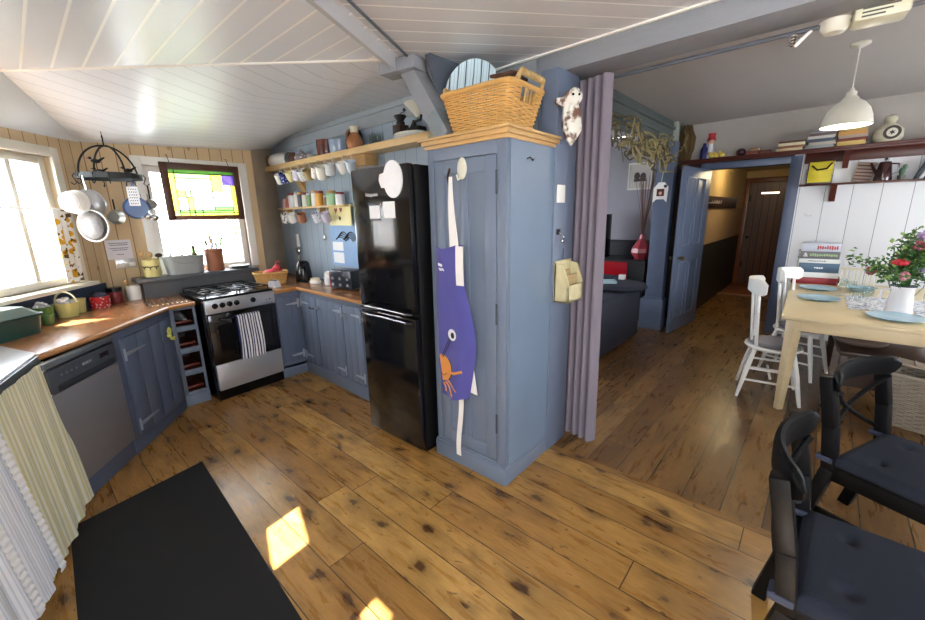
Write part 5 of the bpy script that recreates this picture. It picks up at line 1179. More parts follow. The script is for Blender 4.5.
apline([(.115+.004*k, 1.318+.010*math.sin(k*1.9)) for k in range(11)], PAPER, .0022, 'white_script'); apline([(.125+.004*k, 1.292+.009*math.sin(k*1.7)) for k in range(12)], PAPER, .0022, 'white_script')
STR = mat('white_cotton_tape', 'ece9e6', .8, var=.04)
g = G(); g.sheet(lambda u, v: (.232+.052*(1-v)*0+(.022+.045*v)*(u-.5)+.012*v, -.062-.006*math.sin(v*4), 1.80-.40*v), 4, 12, .004); build('neck_strap', g, STR, t)
g = G(); g.sheet(lambda u, v: (.262+.055*u, -.068-.003*math.sin(v*3), 1.43-.22*v), 4, 6, .004); build('strap_end', g, STR, t)
g = G(); g.sheet(lambda u, v: (.225+.035*u+.012*math.sin(v*5), -.03-.02*math.sin(v*2), .62-.52*v), 4, 16, .004); build('waist_tie', g, STR, t)
g = G(); g.prism([(.345, .72), (.375, .55), (.30, .56)], .030, .036, Matrix(((1,0,0,0),(0,0,-1,0),(0,1,0,0),(0,0,0,1)))); build('tie_end', g, STR, t)

# things on the post beside the cupboard
PX = -1.2245
t = thing('light_switch', 'white light switch on the blue post beside the tall cupboard', 'switch', (PX, 2.255, 1.71), R(90))
g = G(); g.box(-.045, .045, -.010, 0, -.052, .052, .003); build('plate', g, WHITE, t); g = G(); g.box(-.008, .008, -.014, -.010, -.014, .014, .002); build('rocker', g, WHITE, t)
t = thing('key_hook', 'small metal key hook on the blue post below the light switch', 'hook', (PX, 2.245, 1.48), R(90))
g = G(); g.box(-.022, .022, -.004, 0, -.012, .022, .002); build('plate', g, IRON, t); g = G(); g.tube([(0, -.004, 0), (0, -.03, -.01), (0, -.04, -.03), (0, -.03, -.045), (0, -.015, -.04)], .005, 7); g.sph((0, -.03, -.05), .012, 10); build('hook', g, CHROME, t)
OLD = mat('distressed_cream_wood', 'cfc49a', .6, var=.35, scale=14, bump=.3)
t = thing('letter_rack', 'distressed cream wooden letter rack hanging on the blue post', 'rack', (PX, 2.31, 1.05), R(90))
g = G(); g.box(-.10, .10, -.015, 0, 0, .26, .003); build('back_board', g, OLD, t)
for x in (-.10, .085): g = G(); g.prism([(0, 0), (-.10, 0), (-.10, .12), (-.06, .235), (0, .245)], x, x+.015, Matrix(((0,0,1,0),(1,0,0,0),(0,1,0,0),(0,0,0,1)))); build('side_board', g, OLD, t)
g = G(); g.box(-.10, .10, -.10, -.088, 0, .11, .003); build('front_board', g, OLD, t)
g = G(); g.box(-.10, .10, -.10, 0, 0, .012, .002); build('bottom_board', g, OLD, t)
g = G(); g.tube([(0, -.004, .26), (0, -.008, .33)], .002, 5); build('hanging_wire', g, IRON, t)
g = G(); g.box(-.06, .07, -.07, -.06, .015, .17); g.box(-.07, .03, -.045, -.035, .015, .20); solo('envelopes', g, mat('buff_envelope', 'b59a6c', .7, var=.3), 'brown and buff papers standing in the cream letter rack', 'papers', (PX, 2.31, 1.05), R(90))
t = thing('owl_plaque', 'white and brown owl shaped plaque hanging at the top of the blue post', 'plaque', (PX+.055, 2.235, 2.12), R(48))
q0 = [(-.03, .13), (.01, .155), (.045, .13), (.05, .09), (.035, .06), (.055, 0), (.06, -.07), (.03, -.12), (.005, -.15), (-.02, -.12), (-.045, -.06), (-.05, 0), (-.045, .05), (-.09, .07), (-.095, .095), (-.05, .10)]
g = G(); g.prism(q0, .002, .03, Matrix(((1,0,0,0),(0,0,-1,0),(0,1,0,0),(0,0,0,1)))); g.sph((.012, -.03, .105), (.045, .02, .045), 14); g.sph((.01, -.03, -.02), (.045, .018, .10), 16)
m_ = bpy.data.materials.new('owl_white_brown'); q = NT(m_); n_ = q.noise(q.coord(), 16, 4); q.l(q.ramp(n_, [(.46, lin('ddddd4')), (.56, lin('6a4a3a'))]), q.b.inputs['Base Color']); q.b.inputs['Roughness'].default_value = .5; build('owl_body', g, m_, t)
for x in (-.005, .03): g = G(); g.sph((x, -.05, .11), .007, 8); build('eye', g, BLACK, t)

# curtain in the opening
CUR = mat('taupe_grey_curtain', '7c7480', .85, var=.08, stretch=(1, 1, .2), bump=.2, bscale=120)
t = thing('door_curtain', 'floor length grey-purple curtain gathered beside the blue post', 'curtain')
def dcur(u, v):
    x = -1.285+.235*u+.02*v*u; y = 2.53-.055*u-.045*math.sin(2*PI*(u*4.5)+.6)*(.75+.25*v); return (x-.02*math.cos(2*PI*u*4.5)*.5, y, 2.375-2.35*v)
uv_sheet('drape', dcur, 90, 16, .004, CUR, t)
g = G(); g.cyl((-1.30, 2.55, 2.372), (2.3, 2.55, 2.372), .010, n=10); build('rail', g, mat('grey_rail', '5c616b', .4), t)
# ================================================================ dining side
rnd = random.Random(5)
BCH = mat('black_chair_lacquer', '08090c', .5, var=.15, spec=.18)
CUSH = mat('navy_chair_cushion', '20242f', .9, var=.12, bump=.3, bscale=220, spec=.2)
def black_chair(label, loc, rz):
    """back along local y at x=0, seat towards +x"""
    t = thing('dining_chair', label, 'chair', loc, rz, group=None)
    for y in (-.245, .245):
        g = G(); k = len(g.v)
        for (z0, x0, z1, x1) in ((0, .05-.10, .42, .035), (.42, .035, .62, .010), (.62, .010, .85, -.035)):
            g.beam((x0, y, z0), (x1, y, z1), .050, .052, .004, up=(0, 1, 0))
        build('back_post', g, BCH, t)
    for y in (-.225, .225): g = G(); g.beam((.44, y, 0), (.43, y, .42), .034, .04, .004, up=(0, 1, 0)); build('front_leg', g, BCH, t)
    g = G(); g.box(.03, .455, -.25, -.225, .36, .435, .006); g.box(.03, .455, .225, .25, .36, .435, .006); g.box(.43, .46, -.25, .25, .36, .435, .006); g.box(.03, .06, -.23, .23, .36, .435, .004); build('seat_frame', g, BCH, t)
    g = G(); g.box(.02, .475, -.262, .262, .432, .45, .008); build('seat', g, BCH, t)
    # tufted pad
    def top(u, v):
        x = .035+.44*u; y = -.262+.524*v; e = min(u, 1-u, v, 1-v); d = 0
        for bx_ in (.28, .72):
            for by in (.25, .75): q = math.hypot(u-bx_, (v-by)); d -= .017*math.exp(-(q/.055)**2)
        z = .452+.036*min(1, (e/.07)**.5 if e > 0 else 0)+d+.006*math.sin(u*9+v*7)*min(1, e*6)*.3
        return (x, y, z)
    g = G(); g.sheet(top, 48, 48, 0); N = 49
    g.box(.036, .474, -.261, .261, .450, .4535)
    build('cushion', g, CUSH, t, 70)
    for y in (-.245, .245): g = G(); g.box(-.015, .05, y-.032, y+.032, .452, .478, .006); build('cushion_tie', g, mat('navy_tie', '2a3145', .8), t)
    for y in (-.245, .245):
        for xx, yy in ((.28, .25),): pass
    # bowed top rail
    g = G(); P = []; n = 22
    for i in range(n+1):
        a = -1+2*i/n; P.append((.012-.085*(1-a*a)+.012, .285*a, .862))
    vs = []; sec = [(-.013, -.075), (.013, -.075), (.016, -.01), (.012, .012), (0, .018), (-.012, .012), (-.016, -.01)]
    for i, p in enumerate(P):
        tn = (Vector(P[min(i+1, n)])-Vector(P[max(i-1, 0)])).normalized(); nr = Vector((tn.y, -tn.x, 0))
        q_ = .25 if i in (0, n) else (.8 if i in (1, n-1) else 1)
        for sx, sz in sec: vs.append(Vector(p)+nr*sx*q_+Vector((0, 0, -.028+(sz+.028)*q_)))
    m = len(sec); fs = [(i*m+j, i*m+(j+1) % m, (i+1)*m+(j+1) % m, (i+1)*m+j) for i in range(n) for j in range(m)]+[tuple(range(m-1, -1, -1)), tuple(n*m+j for j in range(m))]
    g.add(vs, fs); build('top_rail', g, BCH, t, 50)
    g = G()
    for s_ in (1, -1):
        pts = [(.012-.05*(1-(2*i/12-1)**2), s_*(-.225+.45*i/12), .50+.28*i/12) for i in range(13)]; g.tube(pts, .011, 8)
    build('cross_brace', g, BCH, t)
    for y in (-.235, .235): g = G(); g.beam((-.01, y, .18), (.435, y, .18), .02, .028, .003); build('side_stretcher', g, BCH, t)
    return t
black_chair('black wooden cross-back chair with navy cushion in the bottom right corner, nearest the camera', (.045, 1.595, 0), R(-2))
black_chair('black cross-back chair with navy cushion standing behind the nearest one, beside the rattan hamper', (.235, 2.575, 0), R(-24))

# birch table
BIR = mat('birch_wood', 'dbc8a0', .4, var=.12, stretch=(1, 6, 6), scale=4, bump=.05)
TX0, TX1, TY0, TY1, TZ = -.19, .98, 3.88, 5.95, .79
t = thing('dining_table', 'pale birch dining table laid with blue plates and flowers', 'table', ((TX0+TX1)/2, (TY0+TY1)/2, 0), R(1.5))
hx, hy = (TX1-TX0)/2, (TY1-TY0)/2
g = G(); g.box(-hx, hx, -hy, hy, TZ-.028, TZ, .005); build('tabletop', g, BIR, t)
g = G(); g.box(-hx+.07, hx-.07, -hy+.055, -hy+.08, TZ-.12, TZ-.028, .003); g.box(-hx+.07, hx-.07, hy-.08, hy-.055, TZ-.12, TZ-.028, .003); g.box(-hx+.055, -hx+.08, -hy+.07, hy-.07, TZ-.12, TZ-.028, .003); g.box(hx-.08, hx-.055, -hy+.07, hy-.07, TZ-.12, TZ-.028, .003); build('apron_frame', g, BIR, t)
for sx in (-1, 1):
    for sy in (-1, 1): g = G(); g.beam((sx*(hx-.085), sy*(hy-.075), TZ-.03), (sx*(hx-.075), sy*(hy-.065), 0), .078, .078, .004, w1=.045); build('leg', g, BIR, t)

# white farmhouse chairs, backs to the left
WCH = mat('white_chair_paint', 'ecebe8', .35, var=.04)
GCU = mat('grey_seat_pad', '77737a', .9, var=.15, sheen=.2)
def white_chair(label, loc, rz):
    t = thing('dining_chair', label, 'chair', loc, rz)
    g = G(); k = len(g.v); g.lathe([(0, .425), (.19, .425), (.205, .44), (.20, .455), (0, .452)], n=30); g.since(k, Matrix.Diagonal((1, 1.02, 1, 1))); build('seat', g, WCH, t)
    g = G(); g.lathe([(0, .455), (.17, .455), (.185, .470), (.165, .488), (0, .492)], n=30); build('seat_pad', g, GCU, t)
    for sx, sy in ((1, 1), (1, -1), (-1, 1), (-1, -1)):
        g = G(); g.tube([(sx*.13, sy*.13, .43), (sx*.17, sy*.165, .24), (sx*.215, sy*.20, .0)], [.018, .02, .013], 10); build('leg', g, WCH, t)
    for sy in (1, -1):
        for z, q in ((.16, .185), (.26, .165)): g = G(); g.tube([(-q, sy*q*.97, z), (q, sy*q*.97, z)], .010, 8); build('stretcher', g, WCH, t)
    g = G(); g.tube([(0, -.175, .20), (0, .175, .20)], .010, 8); build('stretcher', g, WCH, t)
    for i, y in enumerate((-.15, -.05, .05, .15)):
        g = G(); g.tube([(-.17+abs(y)*.3, y, .45), (-.215+abs(y)*.35, y*1.12, .93)], .013 if abs(y) > .1 else .009, 8); build('back_spindle', g, WCH, t)
    g = G(); n = 18; P = [(-.225+.10*(2*i/n-1)**2, .215*(2*i/n-1), .955+.02*(1-(2*i/n-1)**2)) for i in range(n+1)]; vs = []
    for i, p in enumerate(P):
        hgt = .050+.012*abs(2*i/n-1)
        if i in (0, n): hgt *= .6
        for sx, sz in ((-.013, -hgt), (.013, -hgt), (.014, hgt), (-.014, hgt)): vs.append((p[0]+sx, p[1], p[2]+sz))
    fs = [(i*4+j, i*4+(j+1) % 4, (i+1)*4+(j+1) % 4, (i+1)*4+j) for i in range(n) for j in range(4)]+[(3, 2, 1, 0), tuple(n*4+j for j in range(4))]
    g.add(vs, fs); build('top_rail', g, WCH, t, 60)
    return t
white_chair('white painted spindle-back chair with a grey pad at the near left side of the table', (-.20, 4.22, 0), R(8))
white_chair('white painted spindle-back chair further back on the left side of the table', (-.06, 4.98, 0), R(-16))

# crockery and things on the table
PLB = mat('duck_egg_plate', '9dbccb', .15, var=.04)
def plate(lb, x, y, r=.135, z=TZ+.001, m=PLB):
    t = thing('plate', lb, 'plate', (x, y, z), group='blue plates on the table')
    g = G(); g.lathe([(0, 0), (r*.6, 0), (r*.66, .006), (r, .019), (r*.99, .023), (r*.64, .011), (0, .008)], n=40); build('dish', g, m, t); g = G(); g.lathe([(r*.985, .0195), (r*1.0, .021), (r*.985, .0235), (r*.97, .021), (r*.985, .0195)], n=40); build('rim_line', g, mat('plate_rim_blue', '6d97ad', .2), t); return t
plate('light blue plate at the far left corner of the table', .02, 5.34, .15)
plate('light blue plate at the near left of the table', .035, 4.74, .15)
plate('large light blue plate nearest the camera at the front edge of the table', .475, 4.20, .165)
t = thing('pasta_bowl', 'light blue shallow bowl in the middle of the table in front of the cream rack', 'bowl', (.33, 5.42, TZ+.001)); g = G(); g.lathe([(0, 0), (.06, 0), (.12, .045), (.115, .047), (.055, .008), (0, .008)], n=34); build('bowl', g, PLB, t)
t = thing('place_mat', 'grey patterned cloth runner lying under the glasses', 'mat', (.36, 4.78, TZ+.001)); 
RUN = dotted('grey_pattern_cloth', 'e6e4e8', '6f7590', 38, .42)
g = G(); g.box(-.14, .16, -.35, .35, 0, .003); build('cloth', g, RUN, t)
t = thing('place_mat', 'grey and white patterned cloth right of the flower jug', 'mat', (.74, 4.78, TZ+.001)); g = G(); g.box(-.14, .16, -.35, .35, 0, .003); build('cloth', g, RUN, t)
def wineglass(lb, x, y, h=.15, r=.035):
    t = thing('drinking_glass', lb, 'glass', (x, y, TZ+.004), group='glasses on the table')
    g = G(); g.lathe([(0, 0), (r*.8, 0), (r*.8, .003), (.005, .008), (.005, h*.4), (r*.8, h*.55), (r, h*.75), (r*.85, h), (r*.82, h), (r*.94, h*.75), (r*.7, h*.57), (0, h*.45)], n=22); build('glass', g, JGLASS, t)
for i, (x, y, lb) in enumerate(((.18, 5.05, 'wine glass just behind the near left plate, leftmost of the glasses'), (.24, 4.92, 'wine glass second from the left beside the grey runner'), (.27, 4.50, 'wine glass at the front edge of the grey runner'), (.33, 4.62, 'wine glass right of the front glass on the runner'), (.66, 4.55, 'wine glass right of the flower jug'), (.72, 4.75, 'wine glass at the far right beside the patterned cloth'))): wineglass(lb, x, y, .16 if i != 2 else .12, .038)
t = thing('cream_rack', 'cream slatted toast rack standing on the table left of the flowers', 'rack', (.31, 5.66, TZ+.001))
g = G()
for i in range(8): g.box(-.13+i*.036, -.118+i*.036, -.01, .01, .0, .19, .003)
build('slats', g, mat('cream_slats', 'e0d8be', .5, var=.06), t)
for z in (.0, .18): g = G(); g.box(-.14, .145, -.014, .014, z, z+.02, .004); build('rail', g, MATS['cream_slats'], t)
# flowers in an enamel jug
VX, VY = .50, 4.44
t = thing('flower_jug', 'white enamel jug with a blue rim holding the garden flowers', 'jug', (VX, VY, TZ+.001), R(200))
g = G(); g.lathe([(0, 0), (.075, 0), (.078, .01), (.062, .17), (.072, .215), (.068, .215), (.058, .17), (.072, .012), (0, .01)], n=30); build('body', g, mat('white_enamel', 'eceaee', .2, var=.03), t)
g = G(); g.lathe([(.070, .211), (.075, .215), (.070, .219), (.066, .215), (.070, .211)], n=30); build('rim', g, mat('navy_rim', '2f3c6a', .2), t)
g = G(); g.tube([(.064, 0, .19), (.12, 0, .18), (.125, 0, .10), (.073, 0, .05)], .009, 8); build('handle', g, MATS['white_enamel'], t)
t = thing('flower_bouquet', 'large bunch of pink, red and lilac garden flowers with green leaves in the white jug', 'flowers', (VX, VY, TZ+.20))
q = random.Random(9)
GL = [mat('leaf_green_mid', '3f6a34', .5, var=.3), mat('leaf_green_light', '86a95a', .5, var=.25)]
stems = []
g = G()
for i in range(42):
    a = q.uniform(0, 2*PI); sp = q.uniform(.04, .34); h = q.uniform(.08, .42)*(1.15-sp)
    tip = Vector((sp*math.cos(a), sp*math.sin(a)*.8, h)); mid = Vector((tip.x*.35, tip.y*.35, h*.6)); g.tube([(tip.x*.1, tip.y*.1, -.12), mid, tip], .0022, 5); stems.append((mid, tip))
build('stems', g, GL[0], t)
for j in range(2):
    g = G()
    for (mid, tip) in stems:
        for k in range(24 if j == 0 else 9):
            f_ = q.uniform(0, 1.05); c = mid.lerp(tip, f_)+Vector((q.gauss(0, .022), q.gauss(0, .022), q.gauss(0, .018))); L = q.uniform(.026, .055)
            kk = len(g.v); g.add([(0, 0, 0), (L*.45, L*.28, .004), (L, 0, -.004), (L*.45, -L*.28, .004), (L*.5, 0, -.003)], [(0, 4, 1), (1, 4, 2), (2, 4, 3), (3, 4, 0)]); g.since(kk, Matrix.Translation(c) @ Euler((q.uniform(-1, 1), q.uniform(-1, 1), q.uniform(0, 6.3))).to_matrix().to_4x4())
    build('leaves', g, GL[j], t, 0)
def flower(c, r, m, nm='flower_head'):
    g = G()
    for ring, (rr, n, z) in enumerate(((r, 7, 0), (r*.7, 6, r*.25), (r*.4, 4, r*.45))):
        for i in range(n):
            a = 2*PI*i/n+ring*.5; g.sph((c[0]+rr*.55*math.cos(a), c[1]+rr*.55*math.sin(a), c[2]+z), (rr*.5, rr*.5, rr*.42), 8, None)
    return build(nm, g, m, t)
RED = mat('petal_red', 'c8283a', .5, var=.2); PNK = mat('petal_pink', 'c77f92', .6, var=.2); LIL = mat('petal_lilac', 'a08cb8', .6, var=.2); DPK = mat('petal_dusty', '9d4a5c', .6, var=.25)
flower((-.06, -.13, .20), .045, RED); flower((.17, -.08, .10), .035, mat('petal_coral', 'dd6a70', .5)); flower((.02, .05, .20), .03, mat('petal_rose', 'b8687e', .6))
for i in range(16):
    mid, tip = stems[(i*2+1) % len(stems)]; m = (DPK, PNK, LIL)[i % 3]; g = G()
    for k in range(14): g.sph(tip+Vector((q.gauss(0, .014), q.gauss(0, .014), q.gauss(0, .012))), q.uniform(.011, .018), 6)
    build('blossom_cluster', g, m, t)
# stack of cook books
bk = [('8c1d2a', .07, .44, 'thick dark red book at the bottom of the stack on the table', 'book'), ('efeef0', .055, .36, 'white book lying second from the bottom of the stack', 'book'), ('4c6780', .10, .355, 'thick slate blue book in the middle of the stack', 'book'), ('e6e8e6', .045, .35, 'white book above the slate blue book', 'book'), ('6d6c70', .08, .34, 'grey book with green letters second from the top', 'book'), ('cdd3e2', .085, .335, 'pale book with red letters on top of the stack', 'book')]
z = TZ+.002; SX, SY = -.02, 5.80
for i, (c, h, w_, lb, cat_) in enumerate(bk):
    dx = rnd.uniform(-.01, .01); t = thing('cook_book', lb, 'book', (SX+dx, SY, z), R(rnd.uniform(-4, 4)+4), group='cook books stacked on the table')
    w2 = w_/2*.93; g = G(); g.box(-w2, w2, -.10, -.092, 0, h-.001, .003); g.box(-w2, w2, -.10, .12, 0, .004); g.box(-w2, w2, -.10, .12, h-.005, h-.001); build('cover', g, mat('book_'+c, c, .4, var=.06), t)
    g = G(); g.box(-w2+.005, w2-.005, -.092, .115, .004, h-.005); build('pages', g, mat('book_pages', 'e6e0d2', .8), t)
    def marks(x0_, x1_, zc, hh, m_):
        g = G(); x_ = x0_
        while x_ < x1_: g.box(x_, x_+.012, -.1012, -.0998, zc-hh*rnd.uniform(.5, 1), zc+hh*rnd.uniform(.5, 1)); x_ += .019
        g.box(x0_, x1_, -.1006, -.0998, zc-.002, zc+.002); build('faded_lettering', g, m_, t)
    if i == 2: marks(-.035, .035, h*.5, .010, PAPER)
    if i == 3: marks(-.09, .06, h*.5, .006, GR)
    if i == 4: text('lettering', '&', .06, PAPER, t, (-.115, -.1006, h*.5), (PI/2, 0, 0), .0003); marks(-.08, .13, h*.5, .016, mat('pale_green_ink', 'a3c08c', .5))
    if i == 5: marks(-.03, .14, h*.45, .024, mat('red_ink', 'b0303a', .5))
    z += h*1.0

# below / beside the table
t = thing('rattan_hamper', 'grey rattan hamper with folded lid beside the black chair and the table', 'hamper', (.78, 4.25, 0), R(-14))
woven(t, .44, .34, .48, .38, .40, 26, 34, WICKG, .0068, .005, rad=.05)
g = G(); k = len(g.v)
for i in range(16): g.tube([(-.24, -.17+.34*i/15, 0), (.24, -.17+.34*i/15, 0)], .008, 6)
for i in range(6): g.tube([(-.22+.088*i, -.18, .007), (-.22+.088*i, .18, .007)], .006, 5)
g.since(k, Matrix.Translation((-.02, .02, .435)) @ Euler((R(-9), R(6), R(6))).to_matrix().to_4x4()); build('lid', g, mat('pale_rattan_lid', 'a89a88', .65, var=.25, scale=14), t)
t = thing('wooden_bench', 'dark brown wooden bench under the dining table', 'bench', (.50, 4.96, 0), R(4))
g = G(); g.box(-.30, .30, -.48, .48, .38, .42, .006); build('seat', g, mat('walnut_seat', '3b2a22', .3, var=.25, stretch=(1, 6, 1)), t)
for sx in (-.27, .27):
    for sy in (-.44, .44): g = G(); g.box(sx-.025, sx+.025, sy-.025, sy+.025, 0, .38, .003); build('leg', g, BROWNW, t)
g = G(); g.box(-.29, .29, -.46, -.45, .12, .38); build('front_panel', g, BROWNW, t)
t = thing('seagrass_chair', 'low woven seagrass armchair on the far side of the table', 'armchair', (.62, 5.62, 0), R(0))
g = G()
for k in range(14): zz = .10+.032*k; g.tube([(x, y, zz) for x, y in [(.26*math.cos(a)+.012*math.cos(a*20+k*PI)*0, .22*math.sin(a)) for a in [PI*i/20 for i in range(21)]]], .015, 6)
build('woven_back', g, mat('seagrass', '8d7c66', .8, var=.3, scale=20), t)
g = G(); g.prism([(.25*math.cos(a), .21*math.sin(a)) for a in [2*PI*i/28 for i in range(28)]], .30, .36); build('seat', g, MATS['seagrass'], t)
g = G(); g.lathe([(.2, 0), (.22, .0), (.24, .30), (.2, .30)], n=24); build('base', g, MATS['seagrass'], t)
g = G(); g.sph((0, 0, 0), (.17, .14, .05), 18); solo('cushion', g, mat('dusty_brown_cushion', '6a584d', .9, var=.15), 'dusty pale brown cushion lying on the dark bench under the table', 'cushion', (.36, 4.72, .475), R(10))

# upper and lower shelves on the far wall
t = thing('plate_shelf', 'long dark red-brown shelf running above the inner doorway', 'shelf')
g = G(); g.box(-1.58, 2.35, 6.21, 6.448, 2.222, 2.245, .003); build('board', g, REDWOOD, t)
g = G(); g.box(-1.58, 2.35, 6.205, 6.222, 2.195, 2.222, .003); g.box(-.30, 2.35, 6.43, 6.446, 2.10, 2.222, .003); build('lip', g, REDWOOD, t)
for x in (.06, 1.2):
    g = G(); g.prism([(6.43, 2.02), (6.43, 2.222), (6.25, 2.222), (6.38, 2.02)], x-.025, x+.025, Matrix(((0,0,1,0),(1,0,0,0),(0,1,0,0),(0,0,0,1)))); build('bracket', g, REDWOOD, t)
t = thing('book_shelf', 'narrow dark red-brown shelf below the long one on the white boards', 'shelf')
g = G(); g.box(-.31, 2.35, 6.285, 6.448, 1.842, 1.862, .003); build('board', g, REDWOOD, t)
for x in (-.0, 1.2):
    g = G(); g.prism([(6.445, 1.66), (6.445, 1.842), (6.33, 1.842), (6.42, 1.66)], x-.028, x+.028, Matrix(((0,0,1,0),(1,0,0,0),(0,1,0,0),(0,0,0,1)))); build('bracket', g, REDWOOD, t)
UZ = 2.246; LZ2 = 1.863
g = G(); g.lathe([(0, 0), (.04, 0), (.045, .02), (.045, .12), (.02, .17), (.02, .20), (0, .20)], (-1.345, 6.32, UZ), 18); solo('blue_bottle', g, mat('cobalt_glass', '2e3270', .15), 'dark blue bottle at the left end of the long dark shelf', 'bottle')
t = thing('figurine', 'small figure with a red hat and white body beside the blue bottle', 'figurine', (-1.27, 6.30, UZ))
g = G(); g.lathe([(0, 0), (.045, 0), (.04, .06), (.025, .15), (.02, .18), (0, .18)], n=18); build('body', g, mat('figure_white', 'd9dce8', .4), t)
g = G(); g.sph((0, 0, .21), .036, 14); build('head', g, mat('figure_face', 'd9a99a', .4), t)
g = G(); g.lathe([(.055, .225), (.05, .235), (.04, .27), (.045, .31), (0, .315)], n=18); build('hat', g, mat('hat_red', 'b3242a', .4), t)
for i, x in enumerate((-1.24, -1.185, -1.125)):
    t = thing('duck_ornament', ['left', 'middle', 'right'][i]+' one of three small yellow ducks on the long dark shelf', 'duck', (x, 6.25, UZ), R(20*i), group='yellow ducks on the long shelf')
    g = G(); g.sph((0, 0, .03), (.035, .025, .028), 12); g.sph((-.024, 0, .062), .018, 10); build('body', g, mat('duck_yellow', 'd9bf4e', .4), t); g = G(); g.sph((-.045, 0, .06), (.010, .008, .004), 8); build('beak', g, mat('duck_orange', 'd07a2a', .4), t)
g = G(); g.sph((0, 0, .045), (.05, .045, .045), 14); solo('round_ornament', g, mat('dark_plum', '42202a', .3), 'dark round ornament on the shelf above the inner doorway', 'ornament', (-.93, 6.3, UZ))
for i, (x, w_, c) in enumerate(((-.81, .12, '7a3b2c'), (-.68, .12, '5a3020'), (-.78, .10, '8a6b4a'))):
    g = G(); g.box(x-w_/2, x+w_/2, 6.25, 6.34, UZ+(.041 if i == 2 else 0), UZ+(.075 if i == 2 else .04), .004); solo('keepsake_box', g, mat('box_'+c, c, .5, var=.3), ['left flat brown box on the shelf above the doorway', 'right flat dark box on the shelf above the doorway', 'small tan box lying on the left flat brown box'][i], 'box')
def bookpile(x0, x1, cols, where, zbase=UZ, y0=6.23):
    z = zbase
    for i, (c, h) in enumerate(cols):
        d = rnd.uniform(-.012, .012); t = thing('paperback', where % (['lowest', 'second', 'third', 'fourth', 'fifth', 'sixth'][i]), 'book', ((x0+x1)/2+d, 0, z), group='paperbacks lying on the long dark shelf')
        w2 = (x1-x0)/2-.005; g = G(); g.box(-w2, w2, y0, y0+.006, 0, h-.001, .002); g.box(-w2, w2, y0, y0+.15, 0, .002); g.box(-w2, w2, y0, y0+.15, h-.003, h-.001); build('cover', g, mat('pb_'+c, c, .5, var=.15), t)
        g = G(); g.box(-w2+.003, w2-.003, y0+.006, y0+.147, .002, h-.003); build('pages', g, MATS['book_pages'], t); z += h
bookpile(-.57, -.32, [('c7b48a', .03), ('8a5a3c', .028), ('d8cfb0', .03), ('6b4a32', .022)], '%s book from below in the left pile on the long shelf')
bookpile(-.30, -.06, [('9aa0a0', .035), ('b7b0a0', .03), ('4c5a68', .035), ('c6c2bc', .03), ('6a5a58', .03), ('8b8f98', .025)], '%s book from below in the middle pile on the long shelf')
bookpile(-.045, .19, [('d7b66a', .045), ('7b3a2c', .03), ('a8978a', .03), ('c8924e', .04), ('b9a05c', .025)], '%s book from below in the right pile on the long shelf')
t = thing('round_clock', 'cream flask shaped ornament with a dark ring and star on the long shelf', 'ornament', (.345, 6.32, UZ))
g = G(); g.lathe([(0, 0), (.09, 0), (.115, .04), (.11, .12), (.06, .17), (.035, .19), (.05, .22), (.045, .25), (.015, .27), (0, .27)], n=28); build('body', g, mat('cream_pottery', 'd3cdb4', .35, var=.08), t)
g = G(); g.lathe([(.042, 0), (.066, 0), (.066, .012), (.042, .012), (.042, 0)], (.02, -.105, .085), 28, Matrix.Rotation(R(90), 4, 'X') @ Matrix.Rotation(R(0), 4, 'Y')); build('dark_ring', g, mat('ring_brown', '3c2d28', .4), t)
g = G(); g.lathe([(0, .0), (.045, 0), (.045, .010), (0, .010)], (.02, -.105, .085), 24, Matrix.Rotation(R(90), 4, 'X')); build('face', g, mat('face_cream', 'ddd6c2', .4), t)
g = G(); st = [((.035 if i % 2 == 0 else .015)*math.cos(R(90+30*i)), (.035 if i % 2 == 0 else .015)*math.sin(R(90+30*i))) for i in range(12)]
g.prism([(.02+x*.8, .085+z_*.8) for x, z_ in st], .1155, .118, Matrix(((1,0,0,0),(0,0,-1,0),(0,1,0,0),(0,0,0,1)))); build('star', g, MATS['ring_brown'], t)
# lower shelf things
t = thing('yellow_bag', 'yellow bag with dark edges standing at the left end of the lower shelf', 'bag', (-.15, 6.34, LZ2))
g = G(); g.box(-.10, .12, -.04, .04, 0, .24, .012); build('body', g, mat('bag_yellow', 'd2bf26', .5, var=.15), t)
g = G(); g.box(-.10, .12, -.045, -.041, .0, .012); g.box(-.105, -.095, -.046, -.035, 0, .25); g.box(.115, .125, -.046, -.035, 0, .25); build('edging', g, BLACK, t)
g = G(); g.tube([(-.07, -.045, .20), (-.02, -.05, .15), (.06, -.05, .16), (.10, -.045, .22)], .009, 7); build('strap', g, BLACK, t)
t = thing('patterned_tray', 'brown patterned tin leaning on the lower shelf left of the coffee pot', 'tray', (.20, 6.39, LZ2), rot=(R(-8), R(8), 0)); g = G(); g.box(-.07, .09, -.01, .01, 0, .21, .003); build('tray', g, mat('tray_buff', 'a8988a', .5, var=.2), t)
for i in range(5): g = G(); g.box(-.06, .08, -.013, -.01, .02+.036*i, .034+.036*i); build('red_stripe', g, mat('tray_maroon', '6b3536', .5, var=.5, scale=40), t)
t = thing('coffee_pot', 'tall dark red enamel coffee pot on the lower shelf', 'pot', (.375, 6.35, LZ2))
g = G(); g.lathe([(0, 0), (.072, 0), (.074, .01), (.05, .17), (.045, .19), (0, .20)], n=24); g.sph((0, 0, .215), .015, 10); build('body', g, mat('aubergine_enamel', '35181a', .12, coat=.5), t)
g = G(); g.tube([(.05, 0, .17), (.10, 0, .165), (.105, 0, .09), (.065, 0, .05)], .009, 8); build('handle', g, MATS['aubergine_enamel'], t); g = G(); g.tube([(-.05, 0, .07), (-.09, 0, .14), (-.11, 0, .19)], [.018, .012, .009], 8); build('spout', g, MATS['aubergine_enamel'], t)
